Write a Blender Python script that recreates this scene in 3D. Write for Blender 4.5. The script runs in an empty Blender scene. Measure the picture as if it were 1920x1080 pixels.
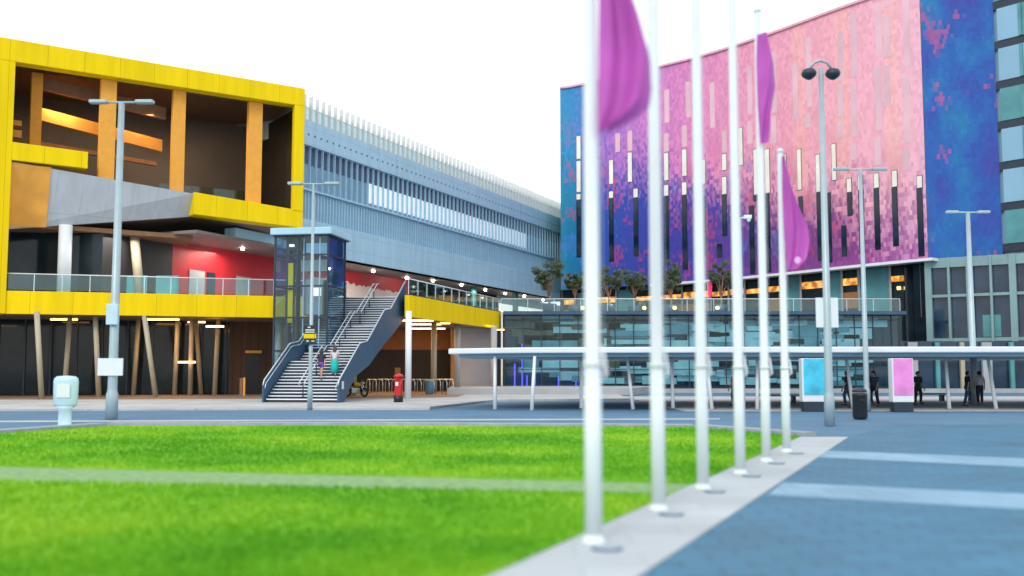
import bpy, bmesh, math, random
from mathutils import Vector, Matrix
random.seed(7)
R = math.radians
sc = bpy.context.scene
C = sc.collection
# ------------------------------------------------------------------ camera
CAMH = 1.7
PITCH = math.atan(157/1900)
cam = bpy.data.objects.new('camera', bpy.data.cameras.new('camera')); C.objects.link(cam)
cam.location = (0, 0, CAMH); cam.rotation_euler = (R(90)+PITCH, 0, 0)
cam.data.sensor_width = 36; cam.data.lens = 35.625
cam.data.clip_start = 0.1; cam.data.clip_end = 3000
cam.data.dof.use_dof = True; cam.data.dof.focus_distance = 60; cam.data.dof.aperture_fstop = 0.42
sc.camera = cam
# ------------------------------------------------------------------ sky, sun, exposure
w = bpy.data.worlds.new('World'); sc.world = w; w.use_nodes = True
nt = w.node_tree; nt.nodes.clear()
wo = nt.nodes.new('ShaderNodeOutputWorld'); bg = nt.nodes.new('ShaderNodeBackground')
sky = nt.nodes.new('ShaderNodeTexSky'); sky.sky_type = 'NISHITA'; sky.sun_disc = False
SUN_EL, SUN_ROT = R(38), R(200)
sky.sun_elevation = SUN_EL; sky.sun_rotation = SUN_ROT
mul = nt.nodes.new('ShaderNodeVectorMath'); mul.operation = 'SCALE'; mul.inputs['Scale'].default_value = 0.11
mx = nt.nodes.new('ShaderNodeMix'); mx.data_type = 'RGBA'; mx.inputs['Factor'].default_value = 0.80
mx.inputs[7].default_value = (1.17, 1.2, 1.23, 1)      # even white cloud cover
nt.links.new(sky.outputs[0], mul.inputs[0]); nt.links.new(mul.outputs[0], mx.inputs[6])
nt.links.new(mx.outputs[2], bg.inputs[0]); bg.inputs[1].default_value = 1.0
nt.links.new(bg.outputs[0], wo.inputs[0])
sd = bpy.data.lights.new('sun', 'SUN'); sd.energy = 1.0; sd.angle = R(14); sd.color = (1, .96, .9)
so = bpy.data.objects.new('sun', sd); C.objects.link(so)
sv = Vector((math.sin(SUN_ROT)*math.cos(SUN_EL), math.cos(SUN_ROT)*math.cos(SUN_EL), math.sin(SUN_EL)))
so.rotation_euler = sv.to_track_quat('Z', 'Y').to_euler()
vs = sc.view_settings; vs.view_transform = 'Standard'; vs.look = 'None'; vs.gamma = 1; vs.exposure = 0.35

# ------------------------------------------------------------------ image-to-place helpers
F = Vector((0, math.cos(PITCH), math.sin(PITCH))); U = Vector((0, -math.sin(PITCH), math.cos(PITCH))); RX = Vector((1, 0, 0))
EYE = Vector((0, 0, CAMH))
def ray(px, py): return RX*((px-960)/1900) + U*((540-py)/1900) + F
def G(px, py, z=0.0):
    d = ray(px, py); t = (z-CAMH)/d.z; return EYE + d*t
def Y(px, py, y):
    d = ray(px, py); return EYE + d*(y/d.y)
def VP(px, py, p0, p1):                       # hit on the vertical plane through p0, p1 -> (u, z, point)
    d = ray(px, py); ax = Vector((p1[0]-p0[0], p1[1]-p0[1], 0)); L = ax.length; ax /= L
    n = Vector((-ax.y, ax.x, 0)); o = Vector((p0[0], p0[1], 0)) - EYE
    t = o.dot(n)/d.dot(n); p = EYE + d*t
    return (p-Vector((p0[0], p0[1], 0))).dot(ax), p.z, p

# ------------------------------------------------------------------ materials
def newmat(name):
    m = bpy.data.materials.new(name); m.use_nodes = True
    n = m.node_tree; b = n.nodes['Principled BSDF']; return m, n, b
def mat(name, col, rough=.6, metal=0, var=.12, scale=3, bump=0, bscale=40, emit=None, es=0, coord='Object', spec=None):
    m, n, b = newmat(name); N = n.nodes; L = n.links
    tc = N.new('ShaderNodeTexCoord'); nz = N.new('ShaderNodeTexNoise'); nz.inputs['Scale'].default_value = scale; nz.inputs['Detail'].default_value = 6
    L.new(tc.outputs[coord], nz.inputs['Vector'])
    mp = N.new('ShaderNodeMapRange'); mp.inputs[1].default_value = .3; mp.inputs[2].default_value = .7
    mp.inputs[3].default_value = 1-var; mp.inputs[4].default_value = 1+var
    L.new(nz.outputs[0], mp.inputs[0])
    vm = N.new('ShaderNodeVectorMath'); vm.operation = 'SCALE'; vm.inputs[0].default_value = col[:3]
    L.new(mp.outputs[0], vm.inputs['Scale']); L.new(vm.outputs[0], b.inputs['Base Color'])
    b.inputs['Roughness'].default_value = rough; b.inputs['Metallic'].default_value = metal
    if spec is not None: b.inputs['Specular IOR Level'].default_value = spec
    if bump:
        n2 = N.new('ShaderNodeTexNoise'); n2.inputs['Scale'].default_value = bscale; L.new(tc.outputs[coord], n2.inputs['Vector'])
        bp = N.new('ShaderNodeBump'); bp.inputs['Strength'].default_value = bump; bp.inputs['Distance'].default_value = .02
        L.new(n2.outputs[0], bp.inputs['Height']); L.new(bp.outputs[0], b.inputs['Normal'])
    if emit: b.inputs['Emission Color'].default_value = (*emit, 1); b.inputs['Emission Strength'].default_value = es
    return m
def glassmat(name, tint=(.8, .93, .95), refl=.18, clear=.8):
    m, n, b = newmat(name); N = n.nodes; L = n.links; N.remove(b)
    out = N['Material Output']; t = N.new('ShaderNodeBsdfTransparent'); t.inputs[0].default_value = (*[c*.95 for c in tint], 1)
    g = N.new('ShaderNodeBsdfGlossy'); g.inputs['Roughness'].default_value = .04; g.inputs[0].default_value = (.9, 1, 1, 1)
    fr = N.new('ShaderNodeFresnel'); fr.inputs[0].default_value = 1.5
    ad = N.new('ShaderNodeMath'); ad.operation = 'ADD'; ad.inputs[1].default_value = refl; ad.use_clamp = True
    hf = N.new('ShaderNodeMath'); hf.operation = 'MULTIPLY'; hf.inputs[1].default_value = .55; L.new(fr.outputs[0], hf.inputs[0]); L.new(hf.outputs[0], ad.inputs[0]); mxs = N.new('ShaderNodeMixShader'); L.new(ad.outputs[0], mxs.inputs[0])
    L.new(t.outputs[0], mxs.inputs[1]); L.new(g.outputs[0], mxs.inputs[2]); L.new(mxs.outputs[0], out.inputs[0]); return m
def darkglass(name, col=(.02, .05, .07), spec=.5, rough=.08, var=.5, scale=.6):
    m = mat(name, col, rough, 0, var, scale, bump=.04, bscale=1.5, spec=spec); return m
def emis(name, col, s):
    m, n, b = newmat(name); b.inputs['Base Color'].default_value = (*col, 1)
    b.inputs['Emission Color'].default_value = (*col, 1); b.inputs['Emission Strength'].default_value = s; return m

def tiledmat(name, col, sx, sy, rough=.7, mortar=.75, var=.15, msize=.012):
    m, n, b = newmat(name); N = n.nodes; L = n.links
    tc = N.new('ShaderNodeTexCoord'); bt = N.new('ShaderNodeTexBrick'); bt.inputs['Scale'].default_value = 1
    bt.inputs['Brick Width'].default_value = sx; bt.inputs['Row Height'].default_value = sy; bt.inputs['Mortar Size'].default_value = msize
    bt.inputs['Color1'].default_value = (*[c*(1-var) for c in col], 1); bt.inputs['Color2'].default_value = (*[c*(1+var) for c in col], 1)
    bt.inputs['Mortar'].default_value = (*[c*mortar for c in col], 1)
    nz = N.new('ShaderNodeTexNoise'); nz.inputs['Scale'].default_value = .35; nz.inputs['Detail'].default_value = 8
    L.new(tc.outputs['Object'], bt.inputs['Vector']); L.new(tc.outputs['Object'], nz.inputs['Vector'])
    mp = N.new('ShaderNodeMapRange'); mp.inputs[1].default_value = .3; mp.inputs[2].default_value = .7; mp.inputs[3].default_value = .82; mp.inputs[4].default_value = 1.15
    L.new(nz.outputs[0], mp.inputs[0]); vm = N.new('ShaderNodeVectorMath'); vm.operation = 'SCALE'
    L.new(bt.outputs[0], vm.inputs[0]); L.new(mp.outputs[0], vm.inputs['Scale']); L.new(vm.outputs[0], b.inputs['Base Color'])
    b.inputs['Roughness'].default_value = rough; return m

def panelmat(name, col, pw=2.4, ph=1.6, rough=.45, spec=.3, joint=.55, var=.03):
    m, n, b = newmat(name); N = n.nodes; L = n.links
    tc = N.new('ShaderNodeTexCoord'); sx = N.new('ShaderNodeSeparateXYZ'); cx = N.new('ShaderNodeCombineXYZ'); bt = N.new('ShaderNodeTexBrick')
    L.new(tc.outputs['Object'], sx.inputs[0]); ad = N.new('ShaderNodeMath'); ad.operation = 'ADD'; L.new(sx.outputs[0], ad.inputs[0]); L.new(sx.outputs[1], ad.inputs[1]); L.new(ad.outputs[0], cx.inputs[0]); L.new(sx.outputs[2], cx.inputs[1])
    bt.offset = 0; bt.inputs['Scale'].default_value = 1; bt.inputs['Brick Width'].default_value = pw; bt.inputs['Row Height'].default_value = ph; bt.inputs['Mortar Size'].default_value = .018
    bt.inputs['Color1'].default_value = (*[c*(1-var) for c in col], 1); bt.inputs['Color2'].default_value = (*[c*(1+var) for c in col], 1); bt.inputs['Mortar'].default_value = (*[c*joint for c in col], 1)
    L.new(cx.outputs[0], bt.inputs['Vector'])
    mpn = N.new('ShaderNodeMapping'); mpn.inputs['Scale'].default_value = (1.2, 1.2, .12); nz = N.new('ShaderNodeTexNoise'); nz.inputs['Scale'].default_value = 1.6; nz.inputs['Detail'].default_value = 7
    L.new(tc.outputs['Object'], mpn.inputs[0]); L.new(mpn.outputs[0], nz.inputs['Vector'])
    mp = N.new('ShaderNodeMapRange'); mp.inputs[1].default_value = .3; mp.inputs[2].default_value = .7; mp.inputs[3].default_value = .90; mp.inputs[4].default_value = 1.06
    L.new(nz.outputs[0], mp.inputs[0]); vm = N.new('ShaderNodeVectorMath'); vm.operation = 'SCALE'; L.new(bt.outputs[0], vm.inputs[0]); L.new(mp.outputs[0], vm.inputs['Scale']); L.new(vm.outputs[0], b.inputs['Base Color'])
    b.inputs['Roughness'].default_value = rough; b.inputs['Specular IOR Level'].default_value = spec; return m
M = dict(
 asphalt=mat('asphalt', (.08, .178, .285), .85, var=.12, scale=.5, bump=.3, bscale=60),
 plaza=tiledmat('plaza_paving', (.036, .165, .275), .6, .3, .6, .6, .12, .02),
 band=tiledmat('pale_granite', (.21, .37, .50), .6, .6, .7, .7, .08, .015),
 pathm=tiledmat('white_paving', (.43, .475, .50), 1.2, .6, .75, .85, .04),
 pavement=tiledmat('light_paving', (.44, .45, .455), .6, .6, .8, .85, .06),
 brownpave=tiledmat('brown_paving', (.26, .18, .13), .3, .15, .7, .7, .15),
 kerb=mat('kerb_stone', (.33, .37, .39), .8, var=.15),
 gravelband=mat('lawn_path_gravel', (.20, .35, .14), .9, var=.25, scale=6, bump=.4),
 yellow=panelmat('yellow_cladding', (.86, .62, .002), 3.1, 50, .5, .12),
 amberc=mat('amber_column', (.80, .38, .07), .6, var=.06, spec=.05), amber=mat('amber_steel', (.8, .38, .06), .5, var=.15, scale=.8),
 roofbrown=mat('brown_soffit', (.16, .10, .07), .6, var=.15), backgrey=mat('warm_grey_wall', (.10, .095, .10), .6, var=.2, scale=.3), brownbeam=mat('brown_steel', (.24, .12, .06), .6, var=.15),
 soffit=mat('soffit_panel', (.22, .19, .18), .6, var=.1, scale=.5),
 white=mat('white_paint', (.74, .78, .80), .4, var=.04, scale=1),
 poleW=mat('flagpole_white', (.70, .78, .79), .3, var=.04, scale=1.5),
 cream=mat('cream_steel', (.42, .37, .27), .5, var=.06),
 navy=mat('navy_steel', (.03, .085, .16), .42, var=.14, scale=1.2),
 navyd=mat('dark_steel', (.015, .03, .05), .45, var=.15),
 steel=mat('brushed_steel', (.62, .72, .80), .3, .6, var=.06),
 nosing=mat('stair_nosing', (.78, .84, .9), .5, var=.05),
 grey=mat('lamp_grey', (.36, .46, .50), .4, .2, var=.06),
 red=mat('red_wall', (.52, .018, .03), .5, var=.12, scale=.4),
 mosaic=mat('pale_wall', (.75, .62, .58), .6, var=.06),
 postred=mat('postbox_red', (.5, .012, .02), .3, var=.06),
 black=mat('black_paint', (.012, .014, .018), .4, var=.1),
 rubber=mat('rubber', (.015, .015, .015), .8, var=.1),
 concrete=mat('concrete', (.36, .38, .40), .8, var=.1, scale=.6),
 brownwall=tiledmat('brown_brick', (.085, .05, .034), .5, .15, .8, .7, .15),
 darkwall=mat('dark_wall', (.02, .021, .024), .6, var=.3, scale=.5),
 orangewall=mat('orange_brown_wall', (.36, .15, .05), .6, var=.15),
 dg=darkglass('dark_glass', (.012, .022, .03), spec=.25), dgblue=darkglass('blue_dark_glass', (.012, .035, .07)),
 winlow=darkglass('window_dark', (.008, .018, .035), var=.6, scale=.3),
 winpale=mat('window_blind', (.80, .76, .66), .35, var=.1, scale=.5),  # sky reflected in the upper slit panes, put into the colour
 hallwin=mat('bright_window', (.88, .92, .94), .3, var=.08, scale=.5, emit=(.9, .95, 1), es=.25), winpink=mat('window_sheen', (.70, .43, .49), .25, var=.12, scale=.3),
 glass=glassmat('clear_glass', (.80, .92, .95), .0), boxglass=glassmat('bronze_glass', (.97, .96, .95), -.03), rail=glassmat('balustrade_glass', (.80, .93, .95), .03),
 liftglass=glassmat('lift_glass', (.86, .95, 1), .0),
 paleteal=mat('pale_teal_frame', (.20, .33, .34), .5, var=.12, scale=.5), teal=mat('teal_panel', (.08, .27, .29), .4, var=.2, scale=.7),
 bluegrey=mat('blue_grey_panel', (.24, .43, .57), .45, .1, var=.06, scale=.25),
 bluelight=panelmat('pale_blue_panel', (.39, .63, .76), 2.2, 1.35, .45, .3, .75), cladpanel=panelmat('pale_grey_cladding', (.50, .54, .60), 2.2, 4, .5, .3, .75),
 recess=mat('recess_dark_blue', (.07, .12, .21), .5, var=.12),
 finw=mat('pale_fin', (.62, .64, .62), .4, var=.04),
 warm=emis('warm_lamp', (1, .52, .16), 7), down=emis('downlight_lamp', (1, .93, .8), 40), neon=emis('blue_neon', (.08, .05, 1), 3.2),
 orangelit=emis('lit_orange_panel', (1, .33, .03), 1.1), creamlit=emis('lit_cream_panel', (1, .86, .74), .75), yellowlit=emis('lit_amber', (1, .6, .15), 5),
 flag=mat('magenta_flag', (.60, .11, .54), .6, var=.12, scale=2),
 emblem=mat('pale_flag_print', (.72, .5, .78), .6, var=.05), banner=mat('white_banner', (.72, .78, .8), .6, var=.03),
 bark=mat('olive_bark', (.25, .17, .12), .9, var=.25, scale=8, bump=.5), soil=mat('planter_soil', (.05, .035, .025), .9),
 binblue=mat('bin_blue', (.10, .22, .33), .5, var=.08), boll=mat('pale_blue_plastic', (.5, .68, .78), .4, var=.06),
 cyan=mat('cyan_poster', (.05, .45, .62), .4, var=.35, scale=1.5, emit=(.03, .4, .6), es=.15), pink=mat('pink_poster', (.66, .22, .55), .4, var=.25, scale=1.5, emit=(.7, .25, .6), es=.15),
 skin=mat('skin', (.50, .30, .22), .5, var=.05), hairb=mat('dark_hair', (.012, .010, .012), .5), hairbr=mat('brown_hair', (.06, .035, .022), .5),
 tealcloth=mat('teal_cloth', (.01, .50, .47), .8, var=.06, scale=8), purple=mat('purple_cloth', (.14, .06, .36), .8), darkcloth=mat('dark_cloth', (.03, .03, .05), .85),
 whitecloth=mat('white_cloth', (.6, .55, .6), .8), orangecloth=mat('orange_cloth', (.5, .12, .04), .8), denim=mat('denim', (.05, .08, .15), .85),
)
def leafmat():
    m, n, b = newmat('olive_leaves'); N = n.nodes; L = n.links
    gi = N.new('ShaderNodeNewGeometry'); cr = N.new('ShaderNodeValToRGB')
    cr.color_ramp.elements[0].color = (.03, .06, .035, 1); cr.color_ramp.elements[1].color = (.12, .16, .09, 1)
    L.new(gi.outputs['Random Per Island'], cr.inputs[0]); L.new(cr.outputs[0], b.inputs['Base Color']); b.inputs['Roughness'].default_value = .7; return m
M['leaf'] = leafmat()
def grassmat(name, blades=False):
    m, n, b = newmat(name); N = n.nodes; L = n.links
    g = N.new('ShaderNodeNewGeometry'); nz = N.new('ShaderNodeTexNoise'); nz.inputs['Scale'].default_value = .22; nz.inputs['Detail'].default_value = 5
    n2 = N.new('ShaderNodeTexNoise'); n2.inputs['Scale'].default_value = 9; n2.inputs['Detail'].default_value = 4
    L.new(g.outputs['Position'], nz.inputs['Vector']); L.new(g.outputs['Position'], n2.inputs['Vector'])
    mp = N.new('ShaderNodeMath'); mp.operation = 'MULTIPLY_ADD'; mp.inputs[1].default_value = .28; L.new(n2.outputs[0], mp.inputs[0])
    sb = N.new('ShaderNodeMath'); sb.operation = 'SUBTRACT'; sb.inputs[1].default_value = .14; L.new(nz.outputs[0], sb.inputs[0]); L.new(sb.outputs[0], mp.inputs[2])
    cr = N.new('ShaderNodeValToRGB'); e = cr.color_ramp.elements
    e[0].position = .38; e[0].color = (.085, .31, .010, 1); e[1].position = .63; e[1].color = (.25, .47, .022, 1)
    k = e.new(.5); k.color = (.15, .40, .014, 1)
    L.new(mp.outputs[0], cr.inputs[0]); L.new(cr.outputs[0], b.inputs['Base Color']); b.inputs['Roughness'].default_value = .8; b.inputs['Specular IOR Level'].default_value = .15
    return m
M['lawn'] = grassmat('lawn_green')

q_ = M['orangelit'].node_tree; t_ = q_.nodes.new('ShaderNodeTexCoord'); z_ = q_.nodes.new('ShaderNodeTexNoise'); z_.inputs['Scale'].default_value = 1.7; c_ = q_.nodes.new('ShaderNodeValToRGB')
c_.color_ramp.elements[0].position = .38; c_.color_ramp.elements[0].color = (.12, .03, .01, 1); c_.color_ramp.elements[1].position = .66; c_.color_ramp.elements[1].color = (1, .5, .1, 1)
q_.links.new(t_.outputs['Object'], z_.inputs['Vector']); q_.links.new(z_.outputs[0], c_.inputs[0]); q_.links.new(c_.outputs[0], q_.nodes['Principled BSDF'].inputs['Emission Color'])
n_ = M['flag'].node_tree; b_ = n_.nodes['Principled BSDF']; tl = n_.nodes.new('ShaderNodeBsdfTranslucent'); tl.inputs[0].default_value = (.75, .22, .70, 1); ms = n_.nodes.new('ShaderNodeMixShader'); ms.inputs[0].default_value = .32
n_.links.new(b_.outputs[0], ms.inputs[1]); n_.links.new(tl.outputs[0], ms.inputs[2]); n_.links.new(ms.outputs[0], n_.nodes['Material Output'].inputs[0])
# ------------------------------------------------------------------ mesh builder
class MB:
    def __init__(s): s.v = []; s.f = []
    def add(s, vs_, fs): o = len(s.v); s.v += [tuple(v) for v in vs_]; s.f += [tuple(o+i for i in f) for f in fs]; return s
    def box(s, c, size, rz=0, m=None):
        x, y, z = [k/2 for k in size]; q = Matrix.Rotation(rz, 3, 'Z') if m is None else m; c = Vector(c)
        vv = [c + q @ Vector((a*x, b*y, d*z)) for d in (-1, 1) for a, b in ((-1, -1), (1, -1), (1, 1), (-1, 1))]
        return s.add(vv, [(3, 2, 1, 0), (4, 5, 6, 7), (0, 1, 5, 4), (1, 2, 6, 5), (2, 3, 7, 6), (3, 0, 4, 7)])
    def wall(s, a, b, z0, z1, t, z0b=None, z1b=None, side=1):         # upright slab from a to b (plan), thickness t to the left of a->b
        a = Vector((a[0], a[1])); b = Vector((b[0], b[1])); d = (b-a).normalized(); n = Vector((-d.y, d.x))*t*side
        z0b = z0 if z0b is None else z0b; z1b = z1 if z1b is None else z1b
        vv = [(*a, z0), (*b, z0b), (*(b+n), z0b), (*(a+n), z0), (*a, z1), (*b, z1b), (*(b+n), z1b), (*(a+n), z1)]
        return s.add(vv, [(3, 2, 1, 0), (4, 5, 6, 7), (0, 1, 5, 4), (1, 2, 6, 5), (2, 3, 7, 6), (3, 0, 4, 7)])
    def prism(s, pts, z0, z1):
        n = len(pts); vv = [(p[0], p[1], z0) for p in pts] + [(p[0], p[1], z1) for p in pts]
        return s.add(vv, [tuple(range(n-1, -1, -1)), tuple(range(n, 2*n))] + [(i, (i+1) % n, n+(i+1) % n, n+i) for i in range(n)])
    def extrude(s, pts, d):                                            # polygon of 3-D points pushed by vector d
        n = len(pts); d = Vector(d); vv = [Vector(p) for p in pts] + [Vector(p)+d for p in pts]
        return s.add(vv, [tuple(range(n-1, -1, -1)), tuple(range(n, 2*n))] + [(i, (i+1) % n, n+(i+1) % n, n+i) for i in range(n)])
    def tube(s, pts, r, n=10, cap=True):
        pts = [Vector(p) for p in pts]; rs = r if isinstance(r, (list, tuple)) else [r]*len(pts); o = len(s.v); ref = None
        for i, p in enumerate(pts):
            d = (pts[min(i+1, len(pts)-1)]-pts[max(i-1, 0)]).normalized()
            if ref is None: ref = Vector((1, 0, 0)) if abs(d.x) < .8 else Vector((0, 1, 0))
            a = (ref-d*ref.dot(d)).normalized(); b = d.cross(a); ref = a
            for k in range(n):
                t = 2*math.pi*k/n; s.v.append(tuple(p+(a*math.cos(t)+b*math.sin(t))*rs[i]))
        for i in range(len(pts)-1):
            for k in range(n): s.f.append((o+i*n+k, o+i*n+(k+1) % n, o+(i+1)*n+(k+1) % n, o+(i+1)*n+k))
        if cap: s.f.append(tuple(o+k for k in range(n-1, -1, -1))); s.f.append(tuple(o+(len(pts)-1)*n+k for k in range(n)))
        return s
    def lathe(s, prof, c=(0, 0, 0), n=20, sx=1, sy=1):
        o = len(s.v)
        for r, z in prof:
            for k in range(n): t = 2*math.pi*k/n; s.v.append((c[0]+r*sx*math.cos(t), c[1]+r*sy*math.sin(t), c[2]+z))
        for i in range(len(prof)-1):
            for k in range(n): s.f.append((o+i*n+k, o+i*n+(k+1) % n, o+(i+1)*n+(k+1) % n, o+(i+1)*n+k))
        s.f.append(tuple(o+k for k in range(n-1, -1, -1))); s.f.append(tuple(o+(len(prof)-1)*n+k for k in range(n))); return s
    def torus(s, c, Rr, r, axis='y', n=24, m=8):
        o = len(s.v)
        for i in range(n):
            a = 2*math.pi*i/n
            for j in range(m):
                b = 2*math.pi*j/m; q = Rr+r*math.cos(b); x, z, y = q*math.cos(a), q*math.sin(a), r*math.sin(b)
                v = (x, y, z) if axis == 'y' else ((y, x, z) if axis == 'x' else (x, z, y)); s.v.append((c[0]+v[0], c[1]+v[1], c[2]+v[2]))
        for i in range(n):
            for j in range(m): s.f.append((o+i*m+j, o+((i+1) % n)*m+j, o+((i+1) % n)*m+(j+1) % m, o+i*m+(j+1) % m))
        return s
    def build(s, name, m, parent=None, smooth=False, bevel=0):
        me = bpy.data.meshes.new(name); me.from_pydata(s.v, [], s.f); me.materials.append(M[m] if isinstance(m, str) else m)
        bm = bmesh.new(); bm.from_mesh(me); bmesh.ops.recalc_face_normals(bm, faces=bm.faces); bm.to_mesh(me); bm.free()
        if smooth:
            for p in me.polygons: p.use_smooth = len(p.vertices) == 4
        o = bpy.data.objects.new(name, me); C.objects.link(o)
        if parent is not None:
            o.parent = parent
            wm = Matrix.Identity(4); q = parent
            while q is not None: wm = q.matrix_basis @ wm; q = q.parent
            o.matrix_parent_inverse = Matrix.Identity(4)
            if s.v and not getattr(s, 'local', False): me.transform(wm.inverted())
        if bevel:
            b = o.modifiers.new('bevel', 'BEVEL'); b.width = bevel; b.segments = 2; b.limit_method = 'ANGLE'
        return o
def tag(o, label=None, cat=None, group=None, kind=None):
    for k, v in (('label', label), ('category', cat), ('group', group), ('kind', kind)):
        if v: o[k] = v
    return o
def empty(name, loc, label=None, cat=None, group=None, rz=0):
    o = bpy.data.objects.new(name, None); C.objects.link(o); o.location = loc; o.rotation_euler = (0, 0, rz); o.empty_display_size = .3
    return tag(o, label, cat, group)
def kids(o): return [c for c in bpy.data.objects if c.parent == o]
def copy_tree(o, parent=None):
    c = o.copy(); C.objects.link(c)
    if parent is not None: c.parent = parent; c.matrix_parent_inverse = Matrix.Identity(4)
    for ch in kids(o): copy_tree(ch, c)
    return c
def struct(mb, name, m): return tag(mb.build(name, m), kind='structure')

# ================================================================== GROUND
def sheet(name, pts, z, m, th=.05):
    return struct(MB().prism([(p[0], p[1]) for p in pts], z-th, z), name, m)
struct(MB().add([(-900, -300, -.06), (900, -300, -.06), (900, 1500, -.06), (-900, 1500, -.06)], [(0, 1, 2, 3)]), 'ground', 'asphalt')
sheet('road', [(-90, 20), (90, 20), (90, 46), (-90, 46)], -.02, 'asphalt')
pr = [G(200, 2500), G(1200, 1080), G(1590, 820), G(1760, 820), G(4200, 850)]
sheet('plaza', [(0.1, 3), G(1200, 1080), G(1590, 820), (12.4, 33), (60, 33), (60, 3)], 0, 'plaza')
# white path with the flagpoles
dirp = Vector((G(1500, 820)-G(920, 1080))[:2]).normalized()
a0 = Vector(G(920, 1080)[:2]) - dirp*6; a1 = Vector(G(1500, 820)[:2]); b0 = Vector(G(1200, 1080)[:2]) - dirp*6; b1 = Vector(G(1590, 820)[:2])
sheet('path', [a0, b0, b1, a1], .012, 'pathm')
def strip(name, p, q, wd, z, m):
    p = Vector(p[:2]); q = Vector(q[:2]); n = Vector((-(q-p).y, (q-p).x)).normalized()*wd/2
    return sheet(name, [p-n, q-n, q+n, p+n], z, m, .03)
sheet('paving_band', [G(1440, 928)[:2], G(2300, 975)[:2], G(2300, 944)[:2], G(1468, 905)[:2]], .004, 'band', .03)
sheet('paving_band', [G(1528, 857)[:2], G(2300, 893)[:2], G(2300, 874)[:2], G(1545, 845)[:2]], .004, 'band', .03)
# lawn in two halves with a gravel band between
def onp(y_): t_ = (y_-a0.y)/dirp.y; return (a0+dirp*t_)
nA, nB = G(0, 904), G(1200, 929); fA, fB = G(0, 876), G(1240, 907)
def ext(p, q, x): return (x, p.y+(q.y-p.y)*(x-p.x)/(q.x-p.x))
def pmeet(p, q):
    lo, hi = 5., 30.
    for _ in range(50):
        m_ = (lo+hi)/2; x_ = onp(m_).x
        if m_ < ext(p, q, x_)[1]: lo = m_
        else: hi = m_
    return tuple(onp(lo))
nE = pmeet(nA, nB); fE = pmeet(fA, fB)
near_lawn = [(-22, 3), tuple(a0), nE, ext(nA, nB, -22)]
far_lawn = [ext(fA, fB, -30), fE, tuple(a1), G(1300, 803)[:2], G(700, 799)[:2], G(200, 800)[:2], G(0, 815)[:2], G(-500, 850)[:2]]
sheet('lawn', near_lawn, .03, 'lawn', .06)
sheet('lawn', far_lawn, .03, 'lawn', .06)
sheet('lawn_path', [ext(nA, nB, -30), nE, fE, ext(fA, fB, -30)], .008, 'gravelband')
# pale kerb strip round the far side of the lawn
ks = [G(1505, 818), G(1300, 802.5), G(700, 798.5), G(200, 799), G(0, 813.5), G(-500, 848)]
mb = MB()
for i in range(len(ks)-1):
    p = Vector(ks[i][:2]); q = Vector(ks[i+1][:2]); d = (q-p).normalized(); n = Vector((d.y, -d.x))*.5
    mb.prism([p, q, q+n, p+n], -.03, .10-.0007*i)
struct(mb, 'kerb', 'kerb')
mb = MB(); mb.prism([G(-600, 790)[:2], G(1350, 783.5)[:2], G(1350, 785.5)[:2], G(-600, 792.6)[:2]], -.019, -.014); struct(mb, 'road_marking', 'pathm')
# far pavement, kerb step of 0.12 m, with the drop-off wedge on the right
pv = [G(-300, 771)[:2], G(480, 768)[:2], G(930, 767)[:2], G(806, 765)[:2], G(935, 749)[:2], G(1080, 747)[:2], (40, 64), (40, 76), (-70, 90), (-70, 46)]
pv = [(-75, 41.5), (-30, 43.5), G(480, 768)[:2], G(806, 768)[:2], G(806, 765)[:2], G(930, 751)[:2], G(1180, 749)[:2], (9, 100), (-75, 100)]
struct(MB().prism(pv, -.1, .06), 'pavement', 'pavement')
struct(MB().prism([(-75, 58), (-24, 60.5), (-14, 62), (-8, 63), (-3.5, 66), (-3.3, 90), (-75, 90)], .05, .066), 'arcade_paving', 'brownpave')
struct(MB().prism([(7.5, 44.5), (80, 44.5), (80, 70), (7.5, 70)], -.1, .01), 'forecourt', 'pavement')

# blades of grass over the lawn (stuff)
def inpoly(x, y, poly):
    c = False; j = len(poly)-1
    for i in range(len(poly)):
        xi, yi = poly[i][0], poly[i][1]; xj, yj = poly[j][0], poly[j][1]
        if (yi > y) != (yj > y) and x < (xj-xi)*(y-yi)/(yj-yi)+xi: c = not c
        j = i
    return c
mb = MB(); rnd = random.Random(3); cnt = 0
while cnt < 70000:
    y = 7+24*rnd.random()**1.6; x = (rnd.random()*1.0-.54)*y*1.05
    if not (inpoly(x, y, near_lawn) or inpoly(x, y, far_lawn)): continue
    cnt += 1; a = rnd.random()*6.283; h = .03+.035*rnd.random(); wdt = .006+.0006*y; dx, dy = math.cos(a)*wdt, math.sin(a)*wdt; lx, ly = (rnd.random()-.5)*.05, (rnd.random()-.5)*.05
    mb.v += [(x-dx, y-dy, .028), (x+dx, y+dy, .028), (x+lx, y+ly, .03+h)]; n = len(mb.v); mb.f.append((n-3, n-2, n-1))
me = bpy.data.meshes.new('grass'); me.from_pydata(mb.v, [], mb.f); me.materials.append(M['lawn']); o = bpy.data.objects.new('grass', me); C.objects.link(o)
tag(o, 'short bright green grass of the lawn', 'grass', kind='stuff')

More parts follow.
